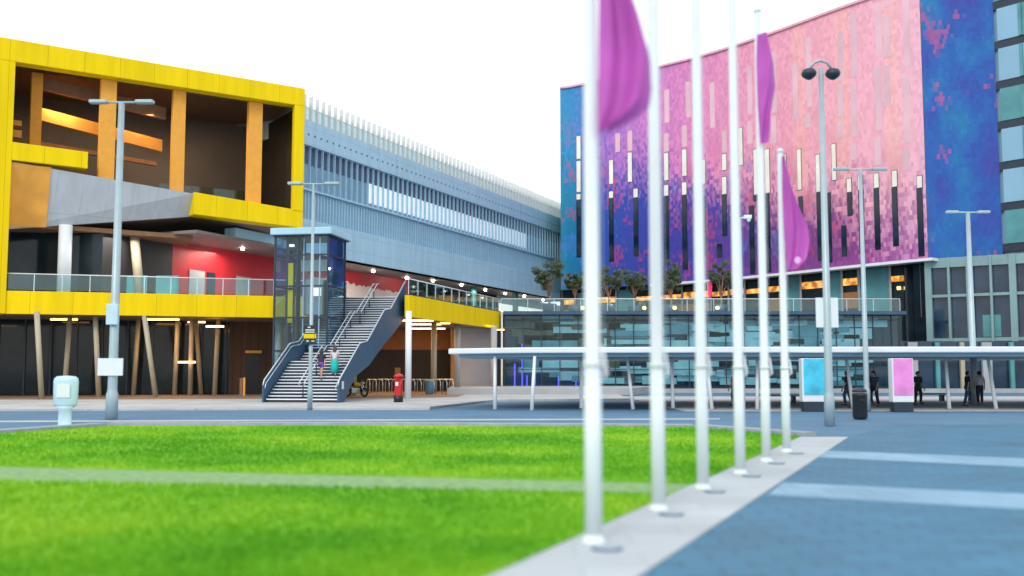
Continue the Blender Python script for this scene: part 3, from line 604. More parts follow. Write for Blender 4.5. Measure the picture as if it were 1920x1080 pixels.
def mosaic_mat(name, kind):
    m, n, b = newmat(name); N = n.nodes; L = n.links
    uv = N.new('ShaderNodeUVMap'); uv.uv_map = 'UVMap'; sp_ = N.new('ShaderNodeSeparateXYZ'); L.new(uv.outputs[0], sp_.inputs[0])
    def math_(op, a, b_=None, c=None, clamp=False):
        q = N.new('ShaderNodeMath'); q.operation = op; q.use_clamp = clamp
        for i, x in enumerate((a, b_, c)):
            if x is None: continue
            if isinstance(x, (int, float)): q.inputs[i].default_value = x
            else: L.new(x, q.inputs[i])
        return q.outputs[0]
    u = sp_.outputs[0]; z = sp_.outputs[1]
    row = math_('FLOOR', math_('DIVIDE', z, .45)); cu = math_('FLOOR', math_('DIVIDE', math_('ADD', u, math_('MULTIPLY', math_('MODULO', row, 2), .14)), .28))
    cb = N.new('ShaderNodeCombineXYZ'); L.new(cu, cb.inputs[0]); L.new(row, cb.inputs[1])
    wn = N.new('ShaderNodeTexWhiteNoise'); wn.noise_dimensions = '3D'; L.new(cb.outputs[0], wn.inputs['Vector']); r = wn.outputs['Value']
    nz = N.new('ShaderNodeTexNoise'); nz.inputs['Scale'].default_value = .055 if kind == 'main' else .07; nz.inputs['Detail'].default_value = 3; L.new(cb.outputs[0], nz.inputs['Vector'])
    n2 = N.new('ShaderNodeTexNoise'); n2.inputs['Scale'].default_value = .11; n2.inputs['Detail'].default_value = 2
    o2 = N.new('ShaderNodeVectorMath'); o2.operation = 'ADD'; o2.inputs[1].default_value = (57, 13, 4); L.new(cb.outputs[0], o2.inputs[0]); L.new(o2.outputs[0], n2.inputs['Vector'])
    def ramp(f, stops):
        cr = N.new('ShaderNodeValToRGB'); e_ = cr.color_ramp.elements
        while len(e_) > 1: e_.remove(e_[0])
        e_[0].position = stops[0][0]; e_[0].color = (*stops[0][1], 1)
        for p, c in stops[1:]: k = e_.new(p); k.color = (*c, 1)
        L.new(f, cr.inputs[0]); return cr.outputs[0]
    def mixc(f, a, b_):
        q = N.new('ShaderNodeMix'); q.data_type = 'RGBA'
        if isinstance(f, (int, float)): q.inputs[0].default_value = f
        else: L.new(f, q.inputs[0])
        for i, x in ((6, a), (7, b_)):
            if isinstance(x, tuple): q.inputs[i].default_value = (*x, 1)
            else: L.new(x, q.inputs[i])
        return q.outputs[2]
    def smooth(v, a, b_): 
        q = N.new('ShaderNodeMapRange'); q.interpolation_type = 'SMOOTHSTEP'; L.new(v, q.inputs[0]); q.inputs[1].default_value = a; q.inputs[2].default_value = b_; return q.outputs[0]
    if kind == 'main':
        t = math_('DIVIDE', u, HL)
        tj = math_('ADD', t, math_('MULTIPLY', math_('SUBTRACT', r, .5), .06))
        up = ramp(tj, [(0, (.03, .26, .46)), (.06, (.05, .22, .48)), (.10, (.26, .14, .50)), (.2, (.45, .17, .50)), (.4, (.66, .22, .44)), (.6, (.76, .31, .42)), (.8, (.82, .37, .44)), (1, (.80, .42, .52))])
        lowc = ramp(tj, [(0, (.01, .22, .36)), (.07, (.02, .15, .36)), (.12, (.03, .08, .38)), (.3, (.045, .05, .33)), (.5, (.10, .05, .30)), (.62, (.16, .05, .22)), (.8, (.22, .05, .22)), (1, (.34, .10, .34))])
        zb = math_('SUBTRACT', 27.5, math_('MULTIPLY', t, 12.5))
        f = math_('ADD', math_('SUBTRACT', z, zb), math_('ADD', math_('MULTIPLY', math_('SUBTRACT', r, .5), 4), math_('MULTIPLY', math_('SUBTRACT', nz.outputs[0], .5), 9)))
        base = mixc(smooth(f, -4, 5), lowc, up)
        # red / orange and cyan sprays
        red = math_('MULTIPLY', smooth(math_('ADD', n2.outputs[0], math_('MULTIPLY', r, .16)), .66, .74), smooth(math_('SUBTRACT', 30, math_('ADD', z, math_('MULTIPLY', t, 10))), -6, 4))
        base = mixc(math_('MULTIPLY', red, .55), base, (.45, .05, .14))
        cy = math_('MULTIPLY', smooth(math_('ADD', math_('SUBTRACT', 1, n2.outputs[0]), math_('MULTIPLY', r, .12)), .68, .76), smooth(math_('SUBTRACT', 26, z), -3, 4))
        base = mixc(math_('MULTIPLY', math_('MULTIPLY', cy, math_('SUBTRACT', 1.1, t)), .8), base, (.04, .20, .50))
        og = math_('MULTIPLY', smooth(math_('SINE', math_('MULTIPLY', u, 1.15)), .2, .95), smooth(math_('SUBTRACT', z, 17), 0, 6)); og = math_('MULTIPLY', og, smooth(t, .45, .7))
        base = mixc(math_('MULTIPLY', og, .35), base, (.86, .46, .34))
        if False: pass
    else:
        base = ramp(nz.outputs[0], [(.36, (.022, .17, .38)), (.46, (.022, .12, .39)), (.56, (.028, .085, .36)), (.68, (.05, .06, .32))])
        dots = smooth(math_('ADD', n2.outputs[0], math_('MULTIPLY', r, .1)), .66, .71)
        base = mixc(math_('MULTIPLY', dots, .6), base, (.42, .08, .22))
    vmn = N.new('ShaderNodeVectorMath'); vmn.operation = 'SCALE'; L.new(base, vmn.inputs[0]); L.new(math_('ADD', .91, math_('MULTIPLY', r, .18)), vmn.inputs['Scale'])
    L.new(vmn.outputs[0], b.inputs['Base Color']); b.inputs['Roughness'].default_value = .5; b.inputs['Specular IOR Level'].default_value = .2
    return m
M['mosaicA'] = mosaic_mat('hotel_mosaic', 'main'); M['mosaicB'] = mosaic_mat('blue_mosaic', 'end')
def uvwall(name, pts, us, z0, z1, m_, parent):
    me = bpy.data.meshes.new(name); vv = []; ff = []; n = len(pts)
    for p in pts: vv.append((p[0], p[1], z0)); vv.append((p[0], p[1], z1))
    for i in range(n-1): ff.append((2*i, 2*i+2, 2*i+3, 2*i+1))
    me.from_pydata(vv, [], ff); uvl = me.uv_layers.new(name='UVMap')
    for p in me.polygons:
        p.use_smooth = True
        for li in p.loop_indices:
            vi = me.loops[li].vertex_index; uvl.data[li].uv = (us[vi//2], z0 if vi % 2 == 0 else z1)
    me.materials.append(M[m_]); me.transform(parent.matrix_basis.inverted()); o = bpy.data.objects.new(name, me); C.objects.link(o); o.parent = parent; return o
uvwall('facade', HC, arc, HZ0, HZ1, 'mosaicA', hotel)
E0 = HC[-1]+Vector((.05, .0)); E1 = Vector(((1886-960)/1900*90.5, 90.5)); E2 = Vector(((2080-960)/1900*84, 84.0))
uvwall('end_wall', [E0, E1], [0, (E1-E0).length], HZ0, HZ1+1, 'mosaicB', hotel)
# body behind: roof and return walls
mb = MB(); back = [(E2.x+6, 130), (10, 150)]
mb.prism([tuple(p+Vector((.15, .35))) for p in HC[::4]] + [tuple(E1+Vector((0, .4))), tuple(E2+Vector((0, .5)))] + back, HZ0+.05, HZ1-.25); mb.build('core', 'bluegrey', hotel)
MB().wall(Vector(HC[0])+Vector((0, .02)), Vector(HC[0])+Vector((1, 20)), HZ0, HZ1-.02, .3, side=-1).build('return_wall', 'teal', hotel)
# side wing: window bays between dark floor slabs
sl = MB(); nn_ = 8; FH = 3.72; z = HZ0
wdir = (E2-E1).normalized(); wn_ = Vector((-wdir.y, wdir.x))
for k in range(8):
    zz = HZ0+.4+k*FH
    MB().wall(E1-wn_*.02, E2, zz, zz+.75, .25).build('floor_band', 'navyd', hotel)
    for j in range(5):
        a = E1+wdir*(.35+j*2.2); b = a+wdir*1.9
        MB().wall(a-wn_*0.1, b-wn_*0.1, zz+.75, zz+FH, .1).build('window', 'teal' if (j+k) % 3 == 0 else 'bluegrey', hotel)
        MB().wall(a+wdir*1.9-wn_*.2, b+wdir*.28-wn_*.2, zz+.76, zz+FH-.01, .3).build('pier', 'teal', hotel)
# slit windows (px, y_top, y_bottom, material)
SL = [(1085, 255, 298, 'winpale'), (1085, 302, 360, 'winpale'), (1085, 364, 374, 'winpale'), (1085, 376, 482, 'winlow'),
 (1146, 300, 345, 'winpale'), (1146, 359, 371, 'winpale'), (1146, 372, 490, 'winlow'), (1158, 250, 285, 'winpale'), (1181, 245, 283, 'winpale'), (1181, 286, 341, 'winpale'), (1192, 354, 370, 'winpale'), (1192, 371, 480, 'winlow'),
 (1249, 250, 284, 'winpale'), (1249, 287, 338, 'winpale'), (1249, 347, 367, 'winpale'), (1249, 368, 490, 'winlow'), (1283, 235, 275, 'winpale'), (1283, 280, 330, 'winpale'), (1283, 342, 365, 'winpale'), (1283, 366, 505, 'winlow'),
 (1349, 458, 482, 'winlow'), (1358, 245, 285, 'winpale'), (1358, 289, 319, 'winpale'), (1358, 332, 364, 'winpale'), (1358, 365, 442, 'winlow'),
 (1388, 240, 310, 'winpale'), (1409, 386, 515, 'winlow'), (1417, 280, 365, 'winpale'), (1417, 366, 376, 'winlow'), (1438, 280, 362, 'winpale'), (1438, 363, 512, 'winlow'),
 (1498, 280, 356, 'winpale'), (1501, 369, 432, 'winlow'), (1533, 290, 360, 'winpale'), (1535, 362, 488, 'winlow'), (1553, 362, 492, 'winlow'), (1563, 270, 338, 'winpale'), (1582, 424, 480, 'winlow'), (1593, 362, 404, 'winlow'), (1592, 335, 360, 'winpale'),
 (1613, 330, 356, 'winpale'), (1614, 358, 474, 'winlow'), (1643, 325, 352, 'winpale'), (1643, 354, 468, 'winlow'), (1677, 320, 350, 'winpale'), (1677, 352, 461, 'winlow'), (1724, 330, 352, 'winpale'), (1724, 354, 480, 'winlow'),
 (1318, 300, 345, 'winpale'), (1318, 368, 480, 'winlow'), (1105, 380, 470, 'winlow'), (1225, 300, 350, 'winpale'), (1225, 380, 470, 'winlow'), (1470, 290, 350, 'winpale'), (1468, 380, 480, 'winlow')]
rw = random.Random(11)
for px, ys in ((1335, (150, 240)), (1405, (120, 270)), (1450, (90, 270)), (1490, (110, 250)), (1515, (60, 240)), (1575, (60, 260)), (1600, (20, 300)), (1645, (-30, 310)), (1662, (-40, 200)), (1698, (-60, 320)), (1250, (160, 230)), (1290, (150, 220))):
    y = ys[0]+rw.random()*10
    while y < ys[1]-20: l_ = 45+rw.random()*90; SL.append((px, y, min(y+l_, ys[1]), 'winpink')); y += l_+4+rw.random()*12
def slit(px, ya, yb, m_):
    u, zt = hu(px, ya); zt = min(zt, HZ1-.7); _, zb = hu(px, yb); zb = max(zb, HZ0+.3)
    if zt-zb < .3: return
    p, d = hat(u); nrm_ = Vector((d.y, -d.x)); hw = (.30 if px < 1480 else .25) if m_ != 'winpink' else .34
    if m_ == 'winpink': MB().wall(p-d*hw+nrm_*.015, p+d*hw+nrm_*.015, zb, zt, .3).build('pane', m_, hotel); return
    f_ = MB().wall(p-d*(hw+.06)+nrm_*.02, p+d*(hw+.06)+nrm_*.02, zb-.06, zt+.06, .3).build('window', 'winlow' if m_ != 'winpink' else 'mosaicPale', hotel)
    MB().wall(p-d*hw+nrm_*.05, p+d*hw+nrm_*.05, zb, zt, .028).build('pane', m_, f_)
M['mosaicPale'] = mat('pale_pink_frame', (.72, .36, .44), .5)
for a in SL: slit(a[0], a[1], a[2], 'winpink' if a[2] <= 286 and a[3] == 'winpale' else a[3])
MB().prism([tuple(p+Vector((-.1, -.2))) for p in HC[::3]+[HC[-1]]] + [tuple(p+Vector((.1, .2))) for p in (HC[::3]+[HC[-1]])[::-1]], HZ1, HZ1+.25).build('parapet', 'mosaicPale', hotel)
# eave line and recessed restaurant storey below
mb = MB()
for i in range(20, len(HC)-1): mb.wall(HC[i]+Vector((-.15, -1.1)), HC[i+1]+Vector((-.15, -1.1)), HZ0-.28, HZ0-.02, 1.4)
mb.build('eave', 'white', hotel)
mb = MB()
for i in range(0, len(HC)-1): mb.wall(HC[i]+Vector((0, 2.2)), HC[i+1]+Vector((0, 2.2)), .0, HZ0+.04, .4)
mb.build('podium_wall', 'dg', hotel)
MB().prism([tuple(p+Vector((0, .02))) for p in HC[::4]] + [tuple(HC[-1]), (HC[-1].x, 97), (8, 133)], HZ0-.0, HZ0+.04).build('soffit', 'navyd', hotel)
i = 0; rp = random.Random(21); u = .5
while u < HL-1.5:
    wd_ = 1.2+rp.random()*2.6; p, d = hat(u); q, _ = hat(min(u+wd_, HL-.2)); off = Vector((0, 2.1))
    kind = rp.choice(['orange', 'teal', 'orange', 'dark', 'teal', 'warm'])
    zl_ = HZ0-1.75
    if kind == 'teal': MB().wall(p+off, q+off, DZ, HZ0-.3, .09).build('panel', 'teal', hotel)
    else: MB().wall(p+off, q+off, zl_, zl_+.5+.25*rp.random(), .09).build('lit_panel', 'orangelit', hotel)
    if kind == 'warm': MB().wall(p+off, q+off, DZ+1.2, DZ+2.8, .09).build('lit_panel', 'orangewall', hotel)
    if kind == 'orange':
        for _ in range(2):
            g_ = p.lerp(q, rp.random()); MB().box((g_.x, g_.y+1.6, DZ+.8+rp.random()*2.2), (.3, .12, .3)).build('table_lamp', 'yellowlit', hotel)
    p2, d2 = hat(u+wd_); MB().box((p2.x, p2.y+1.9, (DZ+HZ0)/2), (.18, .25, HZ0-DZ)).build('mullion', 'concrete', hotel)
    u += wd_+.25
MB().wall(HC[-1]+Vector((-.5, 2.3)), E0+Vector((.6, .9)), 0, HZ0, .3).build('podium_wall', 'dg', hotel)
MB().wall(HC[-1]+Vector((-1.2, 2.6)), HC[-1]+Vector((3, 2.4)), 0, HZ0, .3).build('podium_wall', 'dg', hotel)
# podium below the blue end: pale frame and glazing
MB().wall(E0+Vector((-.2, .6)), E2+Vector((0, .6)), .0, HZ0, .4).build('podium_glass', 'dgblue', hotel)
for k in range(9):
    q = E0+(E2-E0)*(k/8); MB().box((q.x, q.y+.2, HZ0/2), (.55 if k % 2 == 0 else .2, .5, HZ0), math.atan2((E2-E0).y, (E2-E0).x)).build('pier', 'paleteal', hotel)
for zz, hh in ((HZ0-.9, .88), (8.4, .25), (4.4, .3)):
    MB().wall(E0+Vector((-.2, .12)), E2+Vector((0, .12)), zz, zz+hh, .45).build('spandrel', 'paleteal', hotel)
for k in range(6):
    if k % 2: continue
    a = E0+(E2-E0)*((k+.12)/6.5); b = E0+(E2-E0)*((k+.8)/6.5); MB().wall(a+Vector((0, .5)), b+Vector((0, .5)), 4.8, 4.8+1.1+rp.random()*2, .08).build('panel', 'teal', hotel)

# ================================================================== GLASS PAVILION AND TERRACE
YG = 85.3; XG0, XG1 = Y(946, 640, YG).x, Y(1692, 640, YG).x
pav = empty('glass_pavilion', ((XG0+XG1)/2, YG+3, 0), 'two storey glass pavilion with pale frosted strips and blue tube lights under the terrace', 'building')
MB().box(((XG0+XG1)/2, YG+2, 3.3), (XG1-XG0, 2, 6.5)).build('inner_wall', 'dgblue', pav)
MB().box(((XG0+XG1)/2, YG+7, DZ-.14), (XG1-XG0+.2, 15.6, .28)).build('terrace_slab', 'navy', pav)
MB().box((XG0-.22, YG-.1, 3.5), (.16, .2, 6.3)).build('end_fin', 'white', pav)
MB().box(((XG0+XG1)/2, YG+.02, 3.36), (XG1-XG0, .04, 6.1)).build('glazing', 'glass', pav)
stp = 1.55; n = int((XG1-XG0)/stp)
mv = MB()
for i in range(n+1): MB().box((XG0+i*stp, YG-.03, 3.36), (.07, .1, 6.2)).build('mullion', 'navyd', pav)
for zz in (6.05, 3.45, .42, 1.9): MB().box(((XG0+XG1)/2, YG-.035, zz), (XG1-XG0, .08, .07)).build('transom', 'navyd', pav)
rf = random.Random(4)
M['frost'] = mat('frosted_strip', (.58, .82, .86), .35, var=.12, scale=1.2, spec=.6); M['frost2'] = mat('frosted_strip_dim', (.18, .40, .48), .35, var=.2, scale=1, spec=.6); M['warmrefl'] = mat('tan_blind', (.16, .13, .09), .4, var=.3, scale=.8)
for i in range(130):
    x = XG0+.9+rf.random()*(XG1-XG0-5.8); l_ = 1+rf.random()*3.6; zz = .5+rf.random()*5.4; hh = .28+rf.random()*.5
    MB().box((x+l_/2, YG+.12+.004*i, zz+hh/2), (l_, .003, hh)).build('frosted_strip', rf.choice(['frost', 'frost', 'frost2']) if x > 8 or rf.random() < .75 else 'warmrefl', pav)  # frosted strips; the pale ones at the right also paint reflected sky
for i in range(26):
    x = XG0+1+rf.random()*(XG1-XG0-4.5); MB().box((x+.8, YG+.6, 4.0+rf.random()*1.8), (1.5+rf.random()*2.5, .05, .5+rf.random()*.6)).build('interior_blind', 'warmrefl' if x < 8 else 'frost', pav)  # tan and pale panels paint reflections seen in the glazing
for (px, ya, yb) in ((965, 682, 725), (979, 627, 725), (988, 704, 727), (1011, 640, 660), (1003, 675, 722), (1047, 672, 727), (1065, 640, 684), (1070, 702, 712), (1080, 700, 727), (1096, 636, 720), (1124, 690, 715)):
    a = Y(px, ya, YG+.7); b = Y(px, yb, YG+.7); MB().tube([(a.x, a.y, max(b.z, .45)), (a.x, a.y, a.z)], .05, 8).build('tube_light', 'neon', pav)
for (px, py) in ((1018, 637), (1050, 640), (1068, 636), (1135, 637)):
    a = Y(px, py, YG+.7); MB().box(tuple(a), (.9, .06, .07)).build('ceiling_lamp', 'yellowlit', pav)
balustrade((XG0-.3, YG+.3), (XG1, YG+.3), pav, 2.2)
MB().prism([(XG0-3, YG+.2), (XG0-.2, YG+.2), (XG0-.2, YG+4), (XG0-3, YG+4)], .05, .5).build('side_plinth', 'concrete', pav)
pl = MB().prism([G(838, 740, .06)[:2], G(1182, 739, .06)[:2], (12.2, 85.2), (-5, 85.2)], -.05, .52); tag(pl.build('stone_plinth', 'concrete', bevel=.03), 'pale stone plinth in front of the glass pavilion', 'plinth')
MB().prism([(12.4, YG-1.2), (XG1+20, YG-1.2), (XG1+20, YG+.2), (12.4, YG+.2)], -.05, .3).build('threshold', 'concrete', pav)
# dim shop fronts below the canopy on the right
MB().wall((XG1+.3, 86.5), (62, 86.5), 0, 4.3, .3).build('shop_front', 'dgblue', hotel)
for k in range(13):
    MB().box((XG1+1.2+k*2.1, 86.3, 2.1), (.35 if k % 3 else .8, .3, 4.2)).build('pier', ['concrete', 'teal', 'cream'][k % 3], hotel)

# ================================================================== LONG WHITE CANOPY
cp0 = Y(843, 657, 45.5)
cnp = empty('canopy', (18, 50, 0), 'long thin white canopy roof on leaning white posts', 'canopy')
CZt = Y(1100, 651, 45.2).z
a = Y(843, 656, 49); 
pts = [(a.x, 48), (a.x+3.5, 45.6), (8, 44.6), (30, 43.6), (60, 42.5), (60, 58), (20, 60), (4, 60), (a.x+.6, 53)]
MB().prism(pts, CZt-.26, CZt).build('roof', 'white', cnp, bevel=.05)
ptsi = [(p[0]*.98+.4, p[1]+(.5 if p[1] < 50 else -.5)) for p in pts]
MB().prism(ptsi, CZt-.42, CZt-.262).build('soffit', 'bluegrey', cnp)
for (px, py, tx) in ((928, 768, 928), (997, 770, 1003), (1090, 766, 1091), (1187, 768, 1178), (1262, 766, 1262), (1335, 768, 1328), (1420, 768, 1424), (1512, 768, 1512), (1600, 767, 1592), (1690, 767, 1695), (1780, 767, 1780), (1868, 767, 1860)):
    q = G(px, py, -.02 if px < 1250 else .01); t = Y(tx, 680, q.y); MB().tube([q, (t.x, q.y+.4, CZt-.4)], [.09, .07], 12).build('post', 'white', cnp, True)

# ================================================================== FLAGPOLES
fp_px = [(1113, 1018), (1235, 957), (1318, 917), (1388, 889), (1437, 866), (1475, 848)]
ords = ['nearest and thickest white flagpole on the pale path, carrying the big magenta flag', 'second white flagpole of the row counting from the nearest, bare', 'third white flagpole of the row counting from the nearest, bare', 'fourth white flagpole of the row counting from the nearest, bare', 'fifth white flagpole of the row, with a narrow furled magenta flag up high', 'farthest and shortest white flagpole, with a magenta flag hanging low']
fpl = []
for i, (px, py) in enumerate(fp_px):
    q = G(px, py, .012); H = 10.5 if i < 5 else None
    if i == 5: H = Y(px, 288, q.y).z
    if i == 4: H = Y(px, 25, q.y).z
    f_ = empty('flagpole', tuple(q), ords[i], 'flagpole', 'white flagpoles along the pale path'); fpl.append((f_, q, H))
    r0 = .088; l_ = lambda m_: (setattr(m_, 'local', True), m_)[1]
    l_(MB().tube([(0, 0, .0), (0, 0, 1.75), (0, 0, 1.7501), (0, 0, H)], [r0, r0*.98, r0*.9, r0*.66], 20)).build('pole', 'poleW', f_, True)
    l_(MB().lathe([(.125, 0), (.125, .02), (.105, .035), (.098, .06), (.094, .08)], n=20)).build('base_flange', 'poleW', f_, True)
    l_(MB().lathe([(r0+.008, 0), (r0+.01, .03), (r0+.004, .05)], (0, 0, 1.74), 20)).build('collar', 'white', f_, True)
    l_(MB().tube([(r0+.012, -.01, 1.62), (r0+.05, -.01, 1.66), (r0+.03, -.01, 1.8), (r0+.012, -.01, 1.96)], [.012, .02, .02, .01], 8)).build('cleat', 'white', f_, True)
    l_(MB().tube([(r0+.02, -.01, 1.8), (r0+.004, -.012, H*.6), (r0*.66+.01, -.01, H-.05)], .004, 5)).build('halyard', 'white', f_, True)
    l_(MB().lathe([(r0*.66, 0), (.08, .03), (.05, .09), (.005, .11)], (0, 0, H), 14)).build('finial', 'white', f_, True)
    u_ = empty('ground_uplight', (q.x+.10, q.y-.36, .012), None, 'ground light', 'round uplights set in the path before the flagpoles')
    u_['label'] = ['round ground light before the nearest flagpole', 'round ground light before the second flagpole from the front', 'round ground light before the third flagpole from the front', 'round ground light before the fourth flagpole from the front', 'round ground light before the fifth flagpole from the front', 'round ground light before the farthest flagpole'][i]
    l_(MB().lathe([(.15, 0), (.15, .012), (.13, .018)], n=18)).build('rim', 'navy', u_); l_(MB().lathe([(.12, .012), (.115, .022)], n=18)).build('lens', 'grey', u_)  # rim and inner disc are dark discs painting the shadow spot at each pole
def flag(i, left, right, label, folds=3, emb=None, amp=.07):
    f_, q, H = fpl[i]; k = q.y/1900; n = 26; me_v = []; me_f = []; m_ = 14
    y0, y1 = left[0][1], left[-1][1]
    def itp(P, y):
        for (xa, ya), (xb, yb) in zip(P[:-1], P[1:]):
            if ya <= y <= yb: t = (y-ya)/(yb-ya+1e-9); t = t; return xa+(xb-xa)*t
        return P[-1][0]
    yb_ = max(left[-1][1], right[-1][1])
    for a in range(n+1):
        yy = y0+(yb_-y0)*a/n; xl = itp(left, yy); xr = itp(right, yy)
        for b in range(m_+1):
            t = b/m_; x = xl+(xr-xl)*t; p = Y(x, yy, q.y)
            wv = amp*math.sin(t*folds*math.pi*1.0+a*.16)*(.25+t)*(1 if xr-xl > 15 else .6)
            me_v.append((p.x, q.y-.12+wv-.10*t, p.z))
    for a in range(n):
        for b in range(m_): o_ = a*(m_+1)+b; me_f.append((o_, o_+1, o_+m_+2, o_+m_+1))
    mb_ = MB(); mb_.v = me_v; mb_.f = me_f; o = mb_.build('flag', 'flag'); 
    for p in o.data.polygons: p.use_smooth = True
    
    tag(o, label, 'flag', 'magenta flags on the white poles')
    if emb:
        p = Y(emb[0], emb[1], q.y-.28); ob = MB().lathe([(emb[2], 0), (emb[2], .004)], (0, 0, 0), 16)
        ob.v = [(p.x+x_, p.y+z_, p.z+y_*1.1) for x_, y_, z_ in ob.v]; ob.build('flag_print', 'emblem', o)
flag(0, [(1122, -190), (1122, -20), (1120, 100), (1119, 250)], [(1126, -190), (1165, -20), (1197, 50), (1218, 110), (1222, 170), (1216, 205), (1190, 226), (1140, 252)], 'big magenta flag hanging slack on the nearest flagpole', 3.4, None, .17)
flag(4, [(1417, 68), (1416, 120), (1418, 200), (1422, 270)], [(1432, 68), (1448, 120), (1452, 165), (1440, 215), (1434, 272)], 'narrow twisted magenta flag high on the fifth flagpole', 2, None, .12)
flag(5, [(1463, 295), (1465, 360), (1468, 440), (1473, 503)], [(1466, 295), (1480, 345), (1492, 390), (1505, 425), (1508, 455), (1503, 488), (1486, 507)], 'magenta flag with a pale print hanging low on the farthest flagpole', 2.4, (1496, 488, .07), .14)

# small red pennant banner on the terrace
q = Y(1333, 550, 88); pn = empty('terrace_banner', (q.x, 88, DZ), 'small crimson feather banner on the terrace between trees', 'banner')
MB().tube([(q.x-.28, 88, DZ), (q.x-.28, 88, DZ+2.9)], .02, 8).build('pole', 'white', pn)
MB().extrude([(q.x-.25, 88, DZ+1.2), (q.x+.05, 88, DZ+1.6), (q.x+.14, 88, DZ+2.4), (q.x+.05, 88, DZ+2.9), (q.x-.25, 88, DZ+2.8)], (0, .02, 0)).build('cloth', mat('crimson_cloth', (.7, .03, .18), .6), pn)

# ================================================================== LAMP POSTS
def lamp(px, base_y, top_y, r, label, kind='ufo', depth=None):
    q = G(px, base_y, 0); H = Y(px, top_y, q.y).z; o = empty('street_lamp', (q.x, q.y, 0), label, 'lamp post', 'tall grey lamp posts on the plaza')
    l_ = lambda m_: (setattr(m_, 'local', True), m_)[1]
    l_(MB().lathe([(r*1.25, 0), (r*1.25, .9), (r*1.03, 1.0), (r, 1.1), (r*.62, H)], n=14)).build('pole', 'grey', o, True)
    s_ = .5
    if kind == 'ufo':
        l_(MB().tube([(-.75*s_, 0, H-.05), (-.45*s_, 0, H+.18), (0, 0, H+.26), (.45*s_, 0, H+.18), (.75*s_, 0, H-.05)], .05, 8)).build('arm', 'grey', o, True)
        for sx in (-1, 1): l_(MB().lathe([(.05, .12), (.20, .06), (.25, -.05), (.22, -.14), (.1, -.24), (.02, -.27)], (sx*.78*s_, 0, H-.12), 14)).build('lamp_head', 'navyd' if px == 1556 else 'grey', o, True)
    else:
        l_(MB().tube([(-.8, 0, H), (.8, 0, H)], .04, 8)).build('arm', 'grey', o, True)
        for sx in (-1, 1): l_(MB().box((sx*.85, 0, H+.02), (.65, .28, .13))).build('lamp_head', 'grey', o, bevel=.03)
    return o, q, H
l1, q1, _ = lamp(209, 786, 192, .17, 'tall grey lamp post at the left before the yellow box, with two small plates', 'flat')
MB().box((q1.x, q1.y-.2, Y(209, 590, q1.y).z), (.42, .18, .75)).build('control_box', 'boll', l1, bevel=.02)
MB().box((q1.x-.02, q1.y-.2, Y(212, 688, q1.y).z), (.9, .05, .62)).build('sign_plate', 'banner', l1)
l2, q2, _ = lamp(581, 768, 345, .095, 'slim grey lamp post before the staircase with a black and yellow stop sign', 'flat')
zz = Y(580, 628, q2.y).z
MB().box((q2.x-.02, q2.y-.14, zz), (.54, .06, .86)).build('stop_sign', 'black', l2)
MB().box((q2.x-.02, q2.y-.176, zz-.06), (.56, .012, .20)).build('yellow_band', 'yellow', l2)
for dz in (.08, .16): pass
MB().box((q2.x-.02, q2.y-.176, zz+.12), (.42, .012, .045)).box((q2.x-.02, q2.y-.176, zz+.22), (.42, .012, .05)).box((q2.x-.06, q2.y-.176, zz+.34), (.12, .012, .05)).build('white_lines', 'banner', l2)
MB().box((q2.x-.12, q2.y-.176, zz-.28), (.12, .012, .06)).box((q2.x+.12, q2.y-.176, zz-.28), (.14, .012, .05)).build('white_marks', 'boll', l2)
l3, q3, H3 = lamp(1556, 798, 128, .13, 'tall lamp post with two round dark heads and a pair of white banners', 'ufo')
for sx in (-1, 1): MB().box((q3.x+sx*.22, q3.y, Y(1550, 586, q3.y).z), (.27, .03, .95)).build('banner', 'banner', l3)
l4, _, _ = lamp(1626, 771, 318, .12, 'lamp post with flat twin heads beyond the banner post, before the pink wall', 'flat')
l5, _, _ = lamp(1828, 757, 398, .17, 'farthest lamp post with flat twin heads in front of the blue wall', 'flat')
q = G(1394, 768, 0); H = Y(1394, 408, q.y).z
cc = empty('camera_mast', (q.x, q.y, 0), 'slim grey mast with a white security camera behind the fourth flagpole', 'camera mast')
MB().tube([(q.x, q.y, 0), (q.x, q.y, H)], [.1, .06], 12).build('mast', 'grey', cc, True)
MB().tube([(q.x, q.y, H-.05), (q.x+.25, q.y, H+.05)], .03, 8).build('bracket', 'white', cc)
MB().box((q.x+.33, q.y-.1, H+.02), (.34, .2, .16)).lathe([(.02, -.14), (.08, -.08), (.1, 0), (.06, .04)], (q.x+.38, q.y-.1, H-.08), 12).build('camera_housing', 'white', cc, bevel=.01)

# ================================================================== STREET FURNITURE
# red pillar box
q = G(747, 754, .06); pb = empty('pillar_box', (q.x, q.y, .06), 'red cylindrical pillar box with black foot beside the white column', 'post box')
l_ = lambda m_: (setattr(m_, 'local', True), m_)[1]
l_(MB().lathe([(.255, 0), (.255, .3), (.23, .32)], n=24)).build('foot', 'black', pb, True)
l_(MB().lathe([(.228, .3), (.228, 1.33)], n=24)).build('drum', 'postred', pb, True)
l_(MB().lathe([(.24, 1.33), (.285, 1.36), (.285, 1.41), (.25, 1.45), (.16, 1.51), (.02, 1.54)], n=24)).build('cap', 'postred', pb, True)
l_(MB().box((-.07, -.232, .98), (.15, .02, .2))).build('notice_plate', 'banner', pb); l_(MB().box((0, -.225, 1.2), (.26, .03, .04))).build('slot', 'black', pb); l_(MB().box((0, -.222, .68), (.3, .02, .66))).build('door', 'postred', pb, bevel=.005)
